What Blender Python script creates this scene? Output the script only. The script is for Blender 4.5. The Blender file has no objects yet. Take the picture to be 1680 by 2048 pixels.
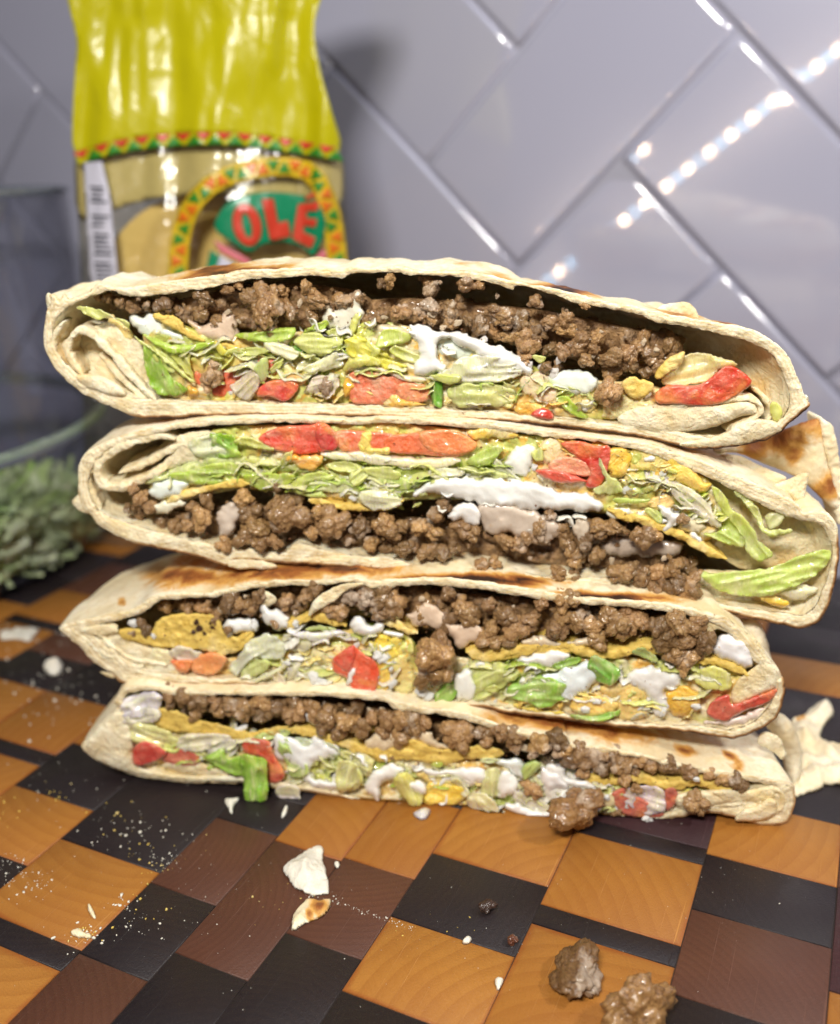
import bpy, math, random
import numpy as np
from mathutils import Matrix, Vector
random.seed(7); RNG = np.random.default_rng(7)
sc = bpy.context.scene; COL = sc.collection
S = 0.01                                   # everything below is written in centimetres

# ------------------------------------------------------------------ camera
H = 18.7; F = 1890.42
PITCH, ROLL, YB = 0.35565, 0.03845, 2.02507
cp, sp, cr, sr = math.cos(PITCH), math.sin(PITCH), math.cos(ROLL), math.sin(ROLL)
_r = np.array([1, 0, 0.]); _f = np.array([0, cp, -sp]); _d = np.cross(_f, _r)
MR = np.array([cr*_r+sr*_d, -sr*_r+cr*_d, _f])
cam = bpy.data.objects.new('camera', bpy.data.cameras.new('camera')); COL.objects.link(cam)
_m = Matrix.Identity(4)
for i in range(3):
    _m[i][0], _m[i][1], _m[i][2] = MR[0][i], -MR[1][i], -MR[2][i]
_m[2][3] = H*S
cam.matrix_world = _m
cd = cam.data; cd.sensor_fit = 'HORIZONTAL'; cd.sensor_width = 26*1680/F; cd.lens = 26
cd.clip_start = 0.005; cd.clip_end = 30
cd.dof.use_dof = True; cd.dof.focus_distance = 0.242; cd.dof.aperture_fstop = 6.0
sc.camera = cam
# ------------------------------------------------------------------ light: a dim cool kitchen, one soft ceiling lamp, one smaller lamp
sc.view_settings.view_transform = 'Standard'; sc.view_settings.look = 'None'; sc.view_settings.gamma = 1
sc.view_settings.exposure = -0.02
sc.render.engine = 'CYCLES'; sc.cycles.use_denoising = True; sc.cycles.max_bounces = 8
sc.cycles.transparent_max_bounces = 12; sc.cycles.caustics_reflective = False; sc.cycles.caustics_refractive = False
wd = bpy.data.worlds.new('World'); sc.world = wd; wd.use_nodes = True
wd.node_tree.nodes['Background'].inputs[0].default_value = (0.70, 0.69, 0.76, 1)
wd.node_tree.nodes['Background'].inputs[1].default_value = 0.135
def area(name, loc, target, size, power, col):
    l = bpy.data.lights.new(name, 'AREA'); l.shape = 'RECTANGLE'; l.size, l.size_y = size[0]*S, size[1]*S
    l.energy = power; l.color = col
    o = bpy.data.objects.new(name, l); COL.objects.link(o); o.location = Vector(loc)*S
    o.rotation_euler = (Vector(target)-Vector(loc)).to_track_quat('-Z', 'Y').to_euler(); return o
area('ceiling_lamp', (-9, -14, 48), (1, 26, 8), (13, 8), 4.4, (1.0, 0.96, 0.90))
area('counter_lamp', (32, 8, 38), (2, 27, 8), (5, 3), 1.1, (1.0, 0.97, 0.93))

area('wall_fill', (22, 31, 62), (12, 50, 14), (40, 6), 0.55, (0.80, 0.84, 1.0))  # unseen cool area light, added to brighten the wall and rim the stack tops

# ------------------------------------------------------------------ picture geometry: a pixel of the photograph -> a point on a real plane
def rays(p):
    p = np.atleast_2d(np.asarray(p, float))
    c = np.stack([(p[:, 0]-840)/F, (p[:, 1]-1024)/F, np.ones(len(p))], 1)
    return c @ MR
def on_plane(p, Y0, k=0.0, d=0.0):
    r = rays(p); lam = (Y0+d)/(r[:, 1]-k*r[:, 0]); q = r*lam[:, None]; q[:, 2] += H; return q
def on_board(p, z=0.0):
    r = rays(p); q = r*((z-H)/r[:, 2])[:, None]; q[:, 2] += H; return q

# ------------------------------------------------------------------ noise
def _hash(ix, iy, iz, s):
    h = (ix.astype(np.int64)*374761393 + iy.astype(np.int64)*668265263 + iz.astype(np.int64)*2147483647 + s*974634777) & 0xffffffff
    h = ((h ^ (h >> 13))*1274126177) & 0xffffffff
    h = ((h ^ (h >> 16))*2246822519) & 0xffffffff
    return ((h ^ (h >> 15)) & 0xffffff)/float(0xffffff)
def vn(p, seed=0):
    p = np.asarray(p, float); i = np.floor(p).astype(np.int64); f = p-i; u = f*f*f*(f*(f*6-15)+10)
    o = 0
    for a in (0, 1):
        wa = u[:, 0] if a else 1-u[:, 0]
        for b in (0, 1):
            wb = u[:, 1] if b else 1-u[:, 1]
            for c in (0, 1):
                wc = u[:, 2] if c else 1-u[:, 2]
                o = o + wa*wb*wc*_hash(i[:, 0]+a, i[:, 1]+b, i[:, 2]+c, seed)
    return o*2-1
def fbm(p, sc_=1.0, octv=3, seed=0):
    a, t = 1.0, 0
    for k in range(octv):
        t = t + a*vn(np.asarray(p)*sc_*(2.03**k)+k*7.3, seed+k); a *= 0.5
    return t
def worley(p, sc_=1.0, seed=0):
    p = np.asarray(p, float)*sc_; i = np.floor(p).astype(np.int64); best = np.full(len(p), 9.0)
    for a in (-1, 0, 1):
        for b in (-1, 0, 1):
            for c in (-1, 0, 1):
                j = i+np.array([a, b, c])
                q = np.stack([_hash(j[:, 0], j[:, 1], j[:, 2], seed+s) for s in (11, 23, 37)], 1)+j
                best = np.minimum(best, ((q-p)**2).sum(1))
    return np.sqrt(best)

# ------------------------------------------------------------------ mesh helpers
def mkmesh(name, v, quads, tris=None, attr=None, smooth=True):
    v = np.asarray(v, np.float32); me = bpy.data.meshes.new(name)
    q = np.asarray(quads, np.int32).reshape(-1, 4) if quads is not None and len(quads) else np.zeros((0, 4), np.int32)
    t = np.asarray(tris, np.int32).reshape(-1, 3) if tris is not None and len(tris) else np.zeros((0, 3), np.int32)
    me.vertices.add(len(v)); me.vertices.foreach_set('co', v.ravel())
    me.loops.add(q.size+t.size); me.loops.foreach_set('vertex_index', np.concatenate([q.ravel(), t.ravel()]))
    n = len(q)+len(t); me.polygons.add(n)
    st = np.concatenate([np.arange(len(q))*4, q.size+np.arange(len(t))*3]).astype(np.int32)
    me.polygons.foreach_set('loop_start', st)
    me.update(calc_edges=True); me.validate()
    if smooth: me.polygons.foreach_set('use_smooth', np.ones(len(me.polygons), bool))
    if attr is not None:
        for nm, val in attr.items():
            a = me.attributes.new(nm, 'FLOAT', 'POINT'); a.data.foreach_set('value', np.asarray(val, np.float32))
    return me
def link(name, me, m=None, parent=None, color=None, label=None, kind=None, org=None):
    o = bpy.data.objects.new(name, me); COL.objects.link(o)
    if m is not None and (len(me.materials) == 0): me.materials.append(m)
    if parent is not None: o.parent = parent
    if color is not None: o.color = (*color, 1)
    if label: o['label'] = label
    if kind: o['kind'] = kind
    return o
def thing(name, label, cat, loc=(0, 0, 0), group=None):
    o = bpy.data.objects.new(name, None); COL.objects.link(o); o.location = Vector(loc)*S; o.empty_display_size = .01
    o['label'] = label; o['category'] = cat
    if group: o['group'] = group
    return o
def tag(o, label, cat, group=None):
    o['label'] = label; o['category'] = cat
    if group: o['group'] = group
    return o
def smooth_poly(P, n=3, closed=True):
    P = np.asarray(P, float); N = len(P); out = []
    rng = range(N) if closed else range(N-1)
    for i in rng:
        if closed: a, b, c, d = P[i-1], P[i], P[(i+1) % N], P[(i+2) % N]
        else: a, b, c, d = P[max(i-1, 0)], P[i], P[i+1], P[min(i+2, N-1)]
        for t in np.arange(n)/n:
            out.append(.5*((2*b)+(c-a)*t+(2*a-5*b+4*c-d)*t*t+(3*b-a-3*c+d)*t**3))
    if not closed: out.append(P[-1])
    return np.array(out)
def resample(P, n, closed=True):
    Q = np.vstack([P, P[:1]]) if closed else P
    L = np.concatenate([[0], np.cumsum(np.hypot(*np.diff(Q, axis=0).T))])
    s = np.linspace(0, L[-1], n+1)[:-1] if closed else np.linspace(0, L[-1], n)
    return np.stack([np.interp(s, L, Q[:, 0]), np.interp(s, L, Q[:, 1])], 1)
def ragged(P, amp, freq, seed):
    """roughen a closed outline with crumbly teeth"""
    L = np.hypot(*(np.roll(P, -1, 0)-P).T).sum(); P = resample(P, max(24, int(L/3)))
    T = np.roll(P, -1, 0)-np.roll(P, 1, 0); T /= np.maximum(np.hypot(*T.T), 1e-6)[:, None]
    n = fbm(np.c_[P*freq, np.full(len(P), seed*3.7)], 1, 3, seed)
    return P+np.c_[-T[:, 1], T[:, 0]]*(n*amp)[:, None]
def seg_near(p, polys):
    best = np.full(len(p), 1e9); near = p.copy()
    for P in polys:
        A = P; B = np.roll(P, -1, 0)
        for s in range(0, len(A), 64):
            a = A[s:s+64]; ab = B[s:s+64]-a; l2 = np.maximum((ab**2).sum(1), 1e-9)
            for c in range(0, len(p), 4000):
                pc = p[c:c+4000]; w = pc[:, None]-a[None]
                t = np.clip((w*ab[None]).sum(2)/l2, 0, 1); q = a[None]+ab[None]*t[..., None]
                dd = ((pc[:, None]-q)**2).sum(2); j = dd.argmin(1); dm = dd[np.arange(len(pc)), j]
                m = dm < best[c:c+4000]
                idx = np.nonzero(m)[0]; best[c+idx] = dm[idx]; near[c+idx] = q[idx, j[idx]]
    return np.sqrt(best), near
def inside(p, polys):
    r = np.zeros(len(p), bool)
    for P in polys:
        A = P; B = np.roll(P, -1, 0)
        for a, b in zip(A, B):
            if a[1] == b[1]: continue
            c = ((a[1] > p[:, 1]) != (b[1] > p[:, 1])) & (p[:, 0] < (b[0]-a[0])*(p[:, 1]-a[1])/(b[1]-a[1])+a[0])
            r ^= c
    return r
def grid_fill(polys, step):
    lo = np.min([P.min(0) for P in polys], 0)-step; hi = np.max([P.max(0) for P in polys], 0)+step
    nx = int((hi[0]-lo[0])/step)+2; ny = int((hi[1]-lo[1])/step)+2
    X, Y = np.meshgrid(lo[0]+np.arange(nx)*step, lo[1]+np.arange(ny)*step); p = np.c_[X.ravel(), Y.ravel()]
    ins = inside(p, polys); d, near = seg_near(p, polys)
    snap = (~ins & (d < step*0.95)) | (ins & (d < step*0.3)); keep = ins | snap
    q = p.copy(); q[snap] = near[snap]; dd = np.where(snap, 0, d)
    K = keep.reshape(ny, nx); I = (ins & ~snap).reshape(ny, nx); idx = np.arange(nx*ny).reshape(ny, nx)
    ok = K[:-1, :-1] & K[1:, :-1] & K[:-1, 1:] & K[1:, 1:] & (I[:-1, :-1] | I[1:, :-1] | I[:-1, 1:] | I[1:, 1:])
    quads = np.stack([idx[:-1, :-1][ok], idx[:-1, 1:][ok], idx[1:, 1:][ok], idx[1:, :-1][ok]], 1)
    used = np.unique(quads); rm = np.full(nx*ny, -1); rm[used] = np.arange(len(used))
    return q[used], dd[used], rm[quads]
def puff(polys, pl, d=0.0, T=0.12, B=0.12, W=None, step=3.0, amp=0.0, ns=3.0, wave=0.0, tilt=(0, 0), hf=None, flat=0.0, seed=0, zmin=None, pleat=0.0):
    """solid traced from an outline: a puffed front T cm deep, a puffed back B cm deep, own place d behind the cut plane pl=(Y0,k)"""
    q, dd, quads = grid_fill(polys, step)
    if len(quads) == 0: return None
    W = W or max(6.0, dd.max()*.8)
    pr = np.sqrt(np.clip(1-(1-np.clip(dd/W, 0, 1))**2, 0, 1))
    P0 = on_plane(q, pl[0], pl[1], d)
    c = P0.mean(0); off = np.zeros(len(q))
    if wave: off += wave*vn(np.c_[P0[:, 0]*1.1, P0[:, 2]*1.1, np.full(len(q), seed+.5)], seed+3)
    off += tilt[0]*(P0[:, 0]-c[0])+tilt[1]*(P0[:, 2]-c[2])
    if hf is not None: off += hf(q)
    n = fbm(np.c_[P0[:, 0], P0[:, 2], np.full(len(q), seed*1.7)], ns, 3, seed) if amp else 0
    if pleat:
        X = np.c_[P0[:, 0]-c[0], P0[:, 2]-c[2]]; w_, v_ = np.linalg.eigh(np.cov(X.T)); al, ac = X @ v_[:, 1], X @ v_[:, 0]
        off += pleat*(2*np.abs(vn(np.c_[al*1.1, ac*5.5, np.full(len(q), seed*2.3)], seed+6))-.6)*np.clip(dd/5, .75, 1)
        off += pleat*.8*vn(np.c_[al*2.2, ac*2.2, np.full(len(q), seed*2.9)], seed+7)
    r = rays(q); r /= r[:, 1:2]
    fr = off - T*pr + amp*n*np.minimum(1, dd/6)
    bk = off + B*pr
    Vf = P0 + r*fr[:, None]; Vb = P0 + r*bk[:, None]
    edge = dd <= 1e-6
    n0 = len(q); map_b = np.where(edge, np.arange(n0), n0+np.cumsum(~edge)-1)
    V = np.vstack([Vf, Vb[~edge]])
    if zmin is not None: V[:, 2] = np.maximum(V[:, 2], zmin)
    Q = np.vstack([quads[:, ::-1] if False else quads, map_b[quads][:, ::-1]])
    at = np.concatenate([dd, dd[~edge]])
    return mkmesh('piece', V*S, Q, attr={'rim': at/10.0})
# ------------------------------------------------------------------ materials
class NT:
    def __init__(s, name):
        s.m = bpy.data.materials.new(name); s.m.use_nodes = True; s.t = s.m.node_tree; s.t.nodes.clear()
        s.out = s.n('ShaderNodeOutputMaterial'); s.b = s.n('ShaderNodeBsdfPrincipled'); s.l(s.b.outputs[0], s.out.inputs[0])
        s.tc = s.n('ShaderNodeTexCoord')
    def n(s, t, **k):
        n = s.t.nodes.new(t)
        for a, v in k.items(): setattr(n, a, v)
        return n
    def l(s, a, b): s.t.links.new(a, b)
    def put(s, sock, v):
        if isinstance(v, (int, float)): sock.default_value = v
        elif isinstance(v, (tuple, list)): sock.default_value = (*v, 1) if len(v) == 3 and len(sock.default_value) == 4 else v
        else: s.l(v, sock)
    def noise(s, scale, detail=4, rough=.55, co=None, dist=0, w=None):
        n = s.n('ShaderNodeTexNoise'); n.inputs['Scale'].default_value = scale; n.inputs['Detail'].default_value = detail
        n.inputs['Roughness'].default_value = rough; n.inputs['Distortion'].default_value = dist
        s.l(co or s.tc.outputs['Object'], n.inputs['Vector']); return n.outputs[0]
    def voro(s, scale, feature='F1', co=None, out=0, rnd=1):
        n = s.n('ShaderNodeTexVoronoi', feature=feature); n.inputs['Scale'].default_value = scale; n.inputs['Randomness'].default_value = rnd
        s.l(co or s.tc.outputs['Object'], n.inputs['Vector']); return n.outputs[out]
    def mapv(s, scale=(1, 1, 1), rot=(0, 0, 0), loc=(0, 0, 0), co=None):
        n = s.n('ShaderNodeMapping'); n.inputs['Scale'].default_value = scale; n.inputs['Rotation'].default_value = rot
        s.put(n.inputs['Location'], loc); s.l(co or s.tc.outputs['Object'], n.inputs['Vector']); return n.outputs[0]
    def rng(s, v, a, b, c=0., d=1.):
        n = s.n('ShaderNodeMapRange'); s.put(n.inputs[0], v)
        for i, x in enumerate((a, b, c, d)): n.inputs[i+1].default_value = x
        return n.outputs[0]
    def math(s, op, a, b=0.):
        n = s.n('ShaderNodeMath', operation=op); s.put(n.inputs[0], a); s.put(n.inputs[1], b); return n.outputs[0]
    def mix(s, f, a, b, mode='MIX'):
        n = s.n('ShaderNodeMix', data_type='RGBA', blend_type=mode); s.put(n.inputs[0], f); s.put(n.inputs[6], a); s.put(n.inputs[7], b); return n.outputs[2]
    def attr(s, nm, out='Fac'): return s.n('ShaderNodeAttribute', attribute_name=nm).outputs[out]
    def info(s, out='Random'): return s.n('ShaderNodeObjectInfo').outputs[out]
    def bump(s, h, dist, strength=1.0, prev=None):
        n = s.n('ShaderNodeBump'); n.inputs['Distance'].default_value = dist; n.inputs['Strength'].default_value = strength
        s.l(h, n.inputs['Height'])
        if prev is not None: s.l(prev, n.inputs['Normal'])
        s.l(n.outputs[0], s.b.inputs['Normal']); return n.outputs[0]
    def coat(s, h, dist, strength=.8):
        """a wet film: its own, smoother relief under a clear coat"""
        n = s.n('ShaderNodeBump'); n.inputs['Distance'].default_value = dist; n.inputs['Strength'].default_value = strength
        s.l(h, n.inputs['Height']); s.l(n.outputs[0], s.b.inputs['Coat Normal'])
    def set(s, **k):
        for a, v in k.items(): s.put(s.b.inputs[a.replace('_', ' ')], v)
        return s
    def sss(s, w, rad, scale=0.001):
        s.b.inputs['Subsurface Weight'].default_value = w; s.b.inputs['Subsurface Radius'].default_value = rad
        s.b.inputs['Subsurface Scale'].default_value = scale; return s

_old = NT
class NT(_old):
    def smear(s, c, rough, amt=1.0, yel=1.0):
        """thin sauce and melted cheese that got wiped over whatever lies there"""
        g = s.n('ShaderNodeNewGeometry').outputs['Position']
        a = s.noise(62, 5, .62, co=g, dist=.9); m = s.noise(48, 5, .62, co=s.mapv(loc=(2.3, 1.1, .7), co=g), dist=.9)
        ka = s.rng(a, .58, .66, 0, .6*amt); km = s.rng(m, .58, .66, 0, .6*yel)
        c = s.mix(km, c, (.80, .48, .10)); c = s.mix(ka, c, (.82, .75, .52)); r = s.math('SUBTRACT', rough, s.math('MULTIPLY', s.math('MAXIMUM', ka, km), .12))
        return c, r, ka
# flour tortilla skin: cream, with golden and charred marks where the attribute 'toast' says
t = NT('tortilla_skin')
n1 = t.noise(110, 6, .65, dist=.6); n2 = t.noise(420, 5, .6); n3 = t.noise(45, 3, .5)
cream = t.mix(t.rng(n3, .3, .7), (.70, .57, .33), (.90, .84, .66))
cream = t.mix(t.rng(n2, .45, .75, 0, .7), cream, (.66, .50, .25))
tt = t.math('ADD', t.attr('toast'), t.math('MULTIPLY', t.math('SUBTRACT', n1, .5), 1.5))
c = t.mix(t.rng(tt, .30, .62), cream, (.62, .33, .08)); c = t.mix(t.rng(tt, .62, .92), c, (.30, .10, .022)); c = t.mix(t.rng(tt, .92, 1.25), c, (.035, .014, .008))
t.set(Base_Color=c, Roughness=t.rng(n1, 0, 1, .72, .5), Specular_IOR_Level=.35); t.sss(.12, (1, .6, .3), .0015)
b_ = t.bump(n1, .0012, .7); t.bump(n2, .0004, .8, b_); M_SKIN = t.m
# cut edge of the tortilla: layered crumb
t = NT('tortilla_crumb')
n1 = t.noise(260, 6, .6, dist=.4); n2 = t.noise(900, 4, .6); st = t.noise(1, 5, .6, co=t.mapv((160, 300, 900)))
c = t.mix(t.rng(n1, .3, .7), (.60, .45, .22), (.90, .82, .60)); c = t.mix(t.rng(st, .5, .72), c, (.84, .72, .44)); c = t.mix(t.rng(st, .30, .43, .75, 0), c, (.52, .36, .15))
c = t.mix(t.rng(t.attr('layer'), .1, .9, 0, .55), c, (.93, .87, .70)); c = t.mix(t.rng(t.attr('layer'), -.9, -.3, .5, 0), c, (.60, .40, .15)); c = t.mix(t.rng(t.noise(75, 3, .6), .58, .72, 0, .45), c, (.74, .55, .22))
c = t.mix(t.rng(t.noise(700, 2, .5), .70, .76, 0, .7), c, (.22, .10, .03))
ec = t.math('SUBTRACT', t.math('ADD', t.attr('toast'), t.math('MULTIPLY', n1, .9)), .45)
c = t.mix(t.rng(ec, .35, .75), c, (.40, .20, .07)); c = t.mix(t.rng(ec, .8, 1.2), c, (.05, .02, .01))
t.set(Base_Color=c, Roughness=.62, Specular_IOR_Level=.4); t.sss(.2, (1, .65, .35), .0015)
b_ = t.bump(n1, .0010, .8); t.bump(n2, .0005, .9, b_); M_CRUMB = t.m
# inner folds
t = NT('tortilla_inner')
n1 = t.noise(130, 6, .6, dist=.5); n2 = t.noise(700, 4, .6)
c = t.mix(t.rng(n1, .3, .7), (.66, .51, .26), (.90, .84, .63)); c = t.mix(t.rng(t.noise(60, 3, .5), .56, .72, 0, .6), c, (.72, .52, .18))
c, rr, _ = t.smear(c, .5, .35, .6)
t.set(Base_Color=c, Roughness=rr, Specular_IOR_Level=.45); t.sss(.25, (1, .65, .35), .002)
b_ = t.bump(n1, .002, .9); t.bump(n2, .0007, .9, b_); M_INNER = t.m
# minced beef (library meshes have radius 1)
t = NT('minced_beef')
n1 = t.noise(2.2, 5, .6); n2 = t.noise(9, 5, .65); n3 = t.noise(30, 3, .6)
rnd = t.info('Random'); co = t.info('Color')
c = t.mix(t.rng(n2, .3, .7), (.10, .042, .014), (.46, .265, .100)); c = t.mix(t.rng(n1, .42, .62, 0, .65), c, (.46, .28, .11))
c = t.mix(t.rng(n3, .60, .74, 0, .55), c, (.60, .42, .22)); c = t.mix(t.rng(t.noise(5, 3, .5), .60, .68, 0, .5), c, (.46, .30, .19))
c = t.mix(1.0, c, co, 'MULTIPLY'); c = t.mix(1.0, c, t.mix(t.info('Random'), (.60, .56, .54), (1.02, 1., .98)), 'MULTIPLY')
g = t.n('ShaderNodeNewGeometry').outputs['Position']
sa = t.noise(75, 5, .6, co=g, dist=.8); k = t.rng(sa, .56, .64, 0, .55); c = t.mix(k, c, (.62, .50, .38))
wet = t.rng(t.noise(90, 3, .5, co=t.mapv(loc=(5, 2, 1), co=g)), .42, .60)
t.set(Base_Color=c, Roughness=t.rng(n2, .35, .65, .35, .7), Specular_IOR_Level=.5, Coat_Weight=t.math('MAXIMUM', t.rng(wet, 0, 1, .35, 1.), k), Coat_Roughness=.06); t.sss(.08, (1, .5, .3), .12)
b_ = t.bump(n2, .00022, .8); t.bump(n3, .00005, .9, b_); t.coat(t.noise(4.5, 2, .5), .0004); M_BEEF = t.m
t = NT('minced_beef_layer')
n2 = t.noise(260, 5, .65); n3 = t.noise(800, 3, .6); n1 = t.noise(60, 3, .6)
c = t.mix(t.rng(n2, .3, .7), (.11, .046, .018), (.50, .30, .13)); c = t.mix(t.rng(n1, .55, .65, 0, .5), c, (.50, .38, .25))
t.set(Base_Color=c, Roughness=.45, Coat_Weight=.5, Coat_Roughness=.1); b_ = t.bump(n2, .0025, 1.); t.bump(n3, .0008, 1., b_); M_BEEFBED = t.m
# lettuce (colour of each shred from the object)
t = NT('lettuce')
co = t.info('Color'); n1 = t.noise(160, 4, .6, dist=.8); v = t.noise(1, 4, .6, co=t.mapv((700, 700, 110), (0.3, .5, .2)))
rim = t.rng(t.attr('rim'), 0, .9)
pale = t.mix(.35, co, (.76, .80, .36))
c = t.mix(t.math('MULTIPLY', t.rng(n1, .38, .62), rim), co, pale); c = t.mix(t.rng(v, .56, .66, 0, .5), c, (.80, .82, .42)); c = t.mix(t.rng(v, .30, .42, .45, 0), c, t.mix(1.0, co, (.75, .88, .5), 'MULTIPLY'))
c = t.mix(t.rng(n1, .60, .8, 0, .35), c, t.mix(1.0, co, (.55, .75, .25), 'MULTIPLY'))
c, rr, _ = t.smear(c, .34, .45, .25)
t.set(Base_Color=c, Roughness=rr, Specular_IOR_Level=.5, Coat_Weight=.8, Coat_Roughness=.06); t.sss(.6, (.8, 1, .25), .005)
b_ = t.bump(v, .0010, .7); t.bump(n1, .0008, .6, b_); t.coat(t.noise(210, 2, .4), .0018); M_LETT = t.m
# tomato
t = NT('tomato_flesh')
co = t.mix(1.0, t.info('Color'), (.92, .62, .50), 'MULTIPLY'); n1 = t.noise(230, 5, .6); n2 = t.noise(800, 3, .6); rim = t.attr('rim')
c = t.mix(t.rng(n1, .35, .68, 0, .8), co, t.mix(.35, co, (.95, .55, .35))); c = t.mix(t.rng(n2, .62, .74, 0, .45), c, (.95, .72, .55))
c = t.mix(t.rng(t.noise(70, 3, .5), .55, .7, 0, .7), c, (.88, .36, .10))
c, rr, _ = t.smear(c, .34, .5, .5)
t.set(Base_Color=c, Roughness=rr, Specular_IOR_Level=.5, Coat_Weight=.9, Coat_Roughness=.05); t.sss(.4, (1, .25, .12), .003)
b_ = t.bump(n1, .0014, .8); t.bump(n2, .0005, .9, b_); t.coat(t.noise(210, 2, .4), .0018); M_TOM = t.m
# melted cheese
t = NT('melted_cheese')
co = t.info('Color'); n1 = t.noise(120, 4, .6, dist=1.2); n2 = t.noise(420, 4, .6)
c = t.mix(t.rng(n1, .35, .65), co, t.mix(.4, co, (.86, .68, .28))); c = t.mix(t.rng(n2, .66, .78, 0, .4), c, (.90, .78, .45))
c, rr, _ = t.smear(c, .34, .8, .8)
t.set(Base_Color=c, Roughness=rr, Specular_IOR_Level=.5, Coat_Weight=.8, Coat_Roughness=.06); t.sss(.4, (1, .6, .2), .003)
b_ = t.bump(n1, .0022, .9); t.bump(n2, .0008, .9, b_); t.coat(t.noise(210, 2, .4), .0018); M_CHEESE = t.m
# sour cream / creamy sauce (colour from the object)
t = NT('sour_cream')
co = t.info('Color'); n1 = t.noise(150, 4, .55, dist=.6); n2 = t.noise(520, 4, .6)
c = t.mix(t.rng(n2, .68, .74, 0, .55), co, (.55, .34, .15)); c = t.mix(t.rng(n1, .60, .8, 0, .3), c, (.86, .80, .62))
t.set(Base_Color=c, Roughness=.3, Specular_IOR_Level=.5, Coat_Weight=.8, Coat_Roughness=.05); t.sss(.35, (1, .9, .75), .002)
b_ = t.bump(n1, .0009, .5); t.bump(n2, .0001, .4, b_); t.coat(t.noise(210, 2, .4), .0018); M_CREAM = t.m
# corn tostada
t = NT('corn_tostada')
n1 = t.noise(300, 6, .65); n2 = t.noise(1000, 3, .6); n3 = t.noise(55, 4, .6)
c = t.mix(n1, (.56, .33, .035), (.90, .70, .20)); c = t.mix(t.rng(n2, .62, .72, 0, .65), c, (.30, .14, .02)); c = t.mix(t.rng(n3, .56, .70, 0, .7), c, (.86, .74, .42))
ch = t.math('ADD', t.attr('toast'), t.math('MULTIPLY', t.math('SUBTRACT', n1, .5), 1.6)); c = t.mix(t.rng(ch, .6, .85), c, (.05, .02, .01))
t.set(Base_Color=c, Roughness=.5, Specular_IOR_Level=.4); t.sss(.15, (1, .6, .2), .0015)
b_ = t.bump(n1, .0011, .8); t.bump(n2, .0004, .8, b_); M_TOST = t.m
# mixed filling seen between the pieces
t = NT('mixed_filling')
n1 = t.noise(95, 4, .6, dist=1.0); n2 = t.noise(240, 5, .6, dist=.5); n3 = t.noise(60, 3, .5, co=t.mapv(loc=(3, 1, 2)))
c = t.mix(t.rng(n1, .45, .60), (.74, .52, .17), (.82, .74, .50)); c = t.mix(t.rng(n3, .48, .56, 0, .8), c, (.50, .56, .12)); c = t.mix(t.rng(n2, .56, .64, 0, .8), c, (.80, .44, .07)); c = t.mix(t.rng(t.noise(170, 4, .6, co=t.mapv(loc=(7, 2, 4))), .60, .66, 0, .6), c, (.30, .20, .06))
t.set(Base_Color=c, Roughness=.32, Specular_IOR_Level=.5, Coat_Weight=.8, Coat_Roughness=.1); t.sss(.3, (1, .7, .4), .002)
b_ = t.bump(n1, .0022, .9); t.bump(n2, .0010, .8, b_); t.coat(t.noise(210, 2, .45), .0018); M_FILL = t.m
# glazed wall tile and grout
t = NT('glazed_tile')
n1 = t.noise(9, 2, .5); n2 = t.noise(2.5, 2, .5)
t.set(Base_Color=t.mix(n1, (.42, .42, .53), (.45, .45, .56)), Roughness=.16, Specular_IOR_Level=1., Coat_Weight=1., Coat_IOR=1.8, Coat_Roughness=.03)
M_TILE = t.m
t = NT('grout'); t.set(Base_Color=t.mix(t.noise(900, 3), (.36, .36, .44), (.44, .44, .52)), Roughness=.9); M_GROUT = t.m
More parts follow.
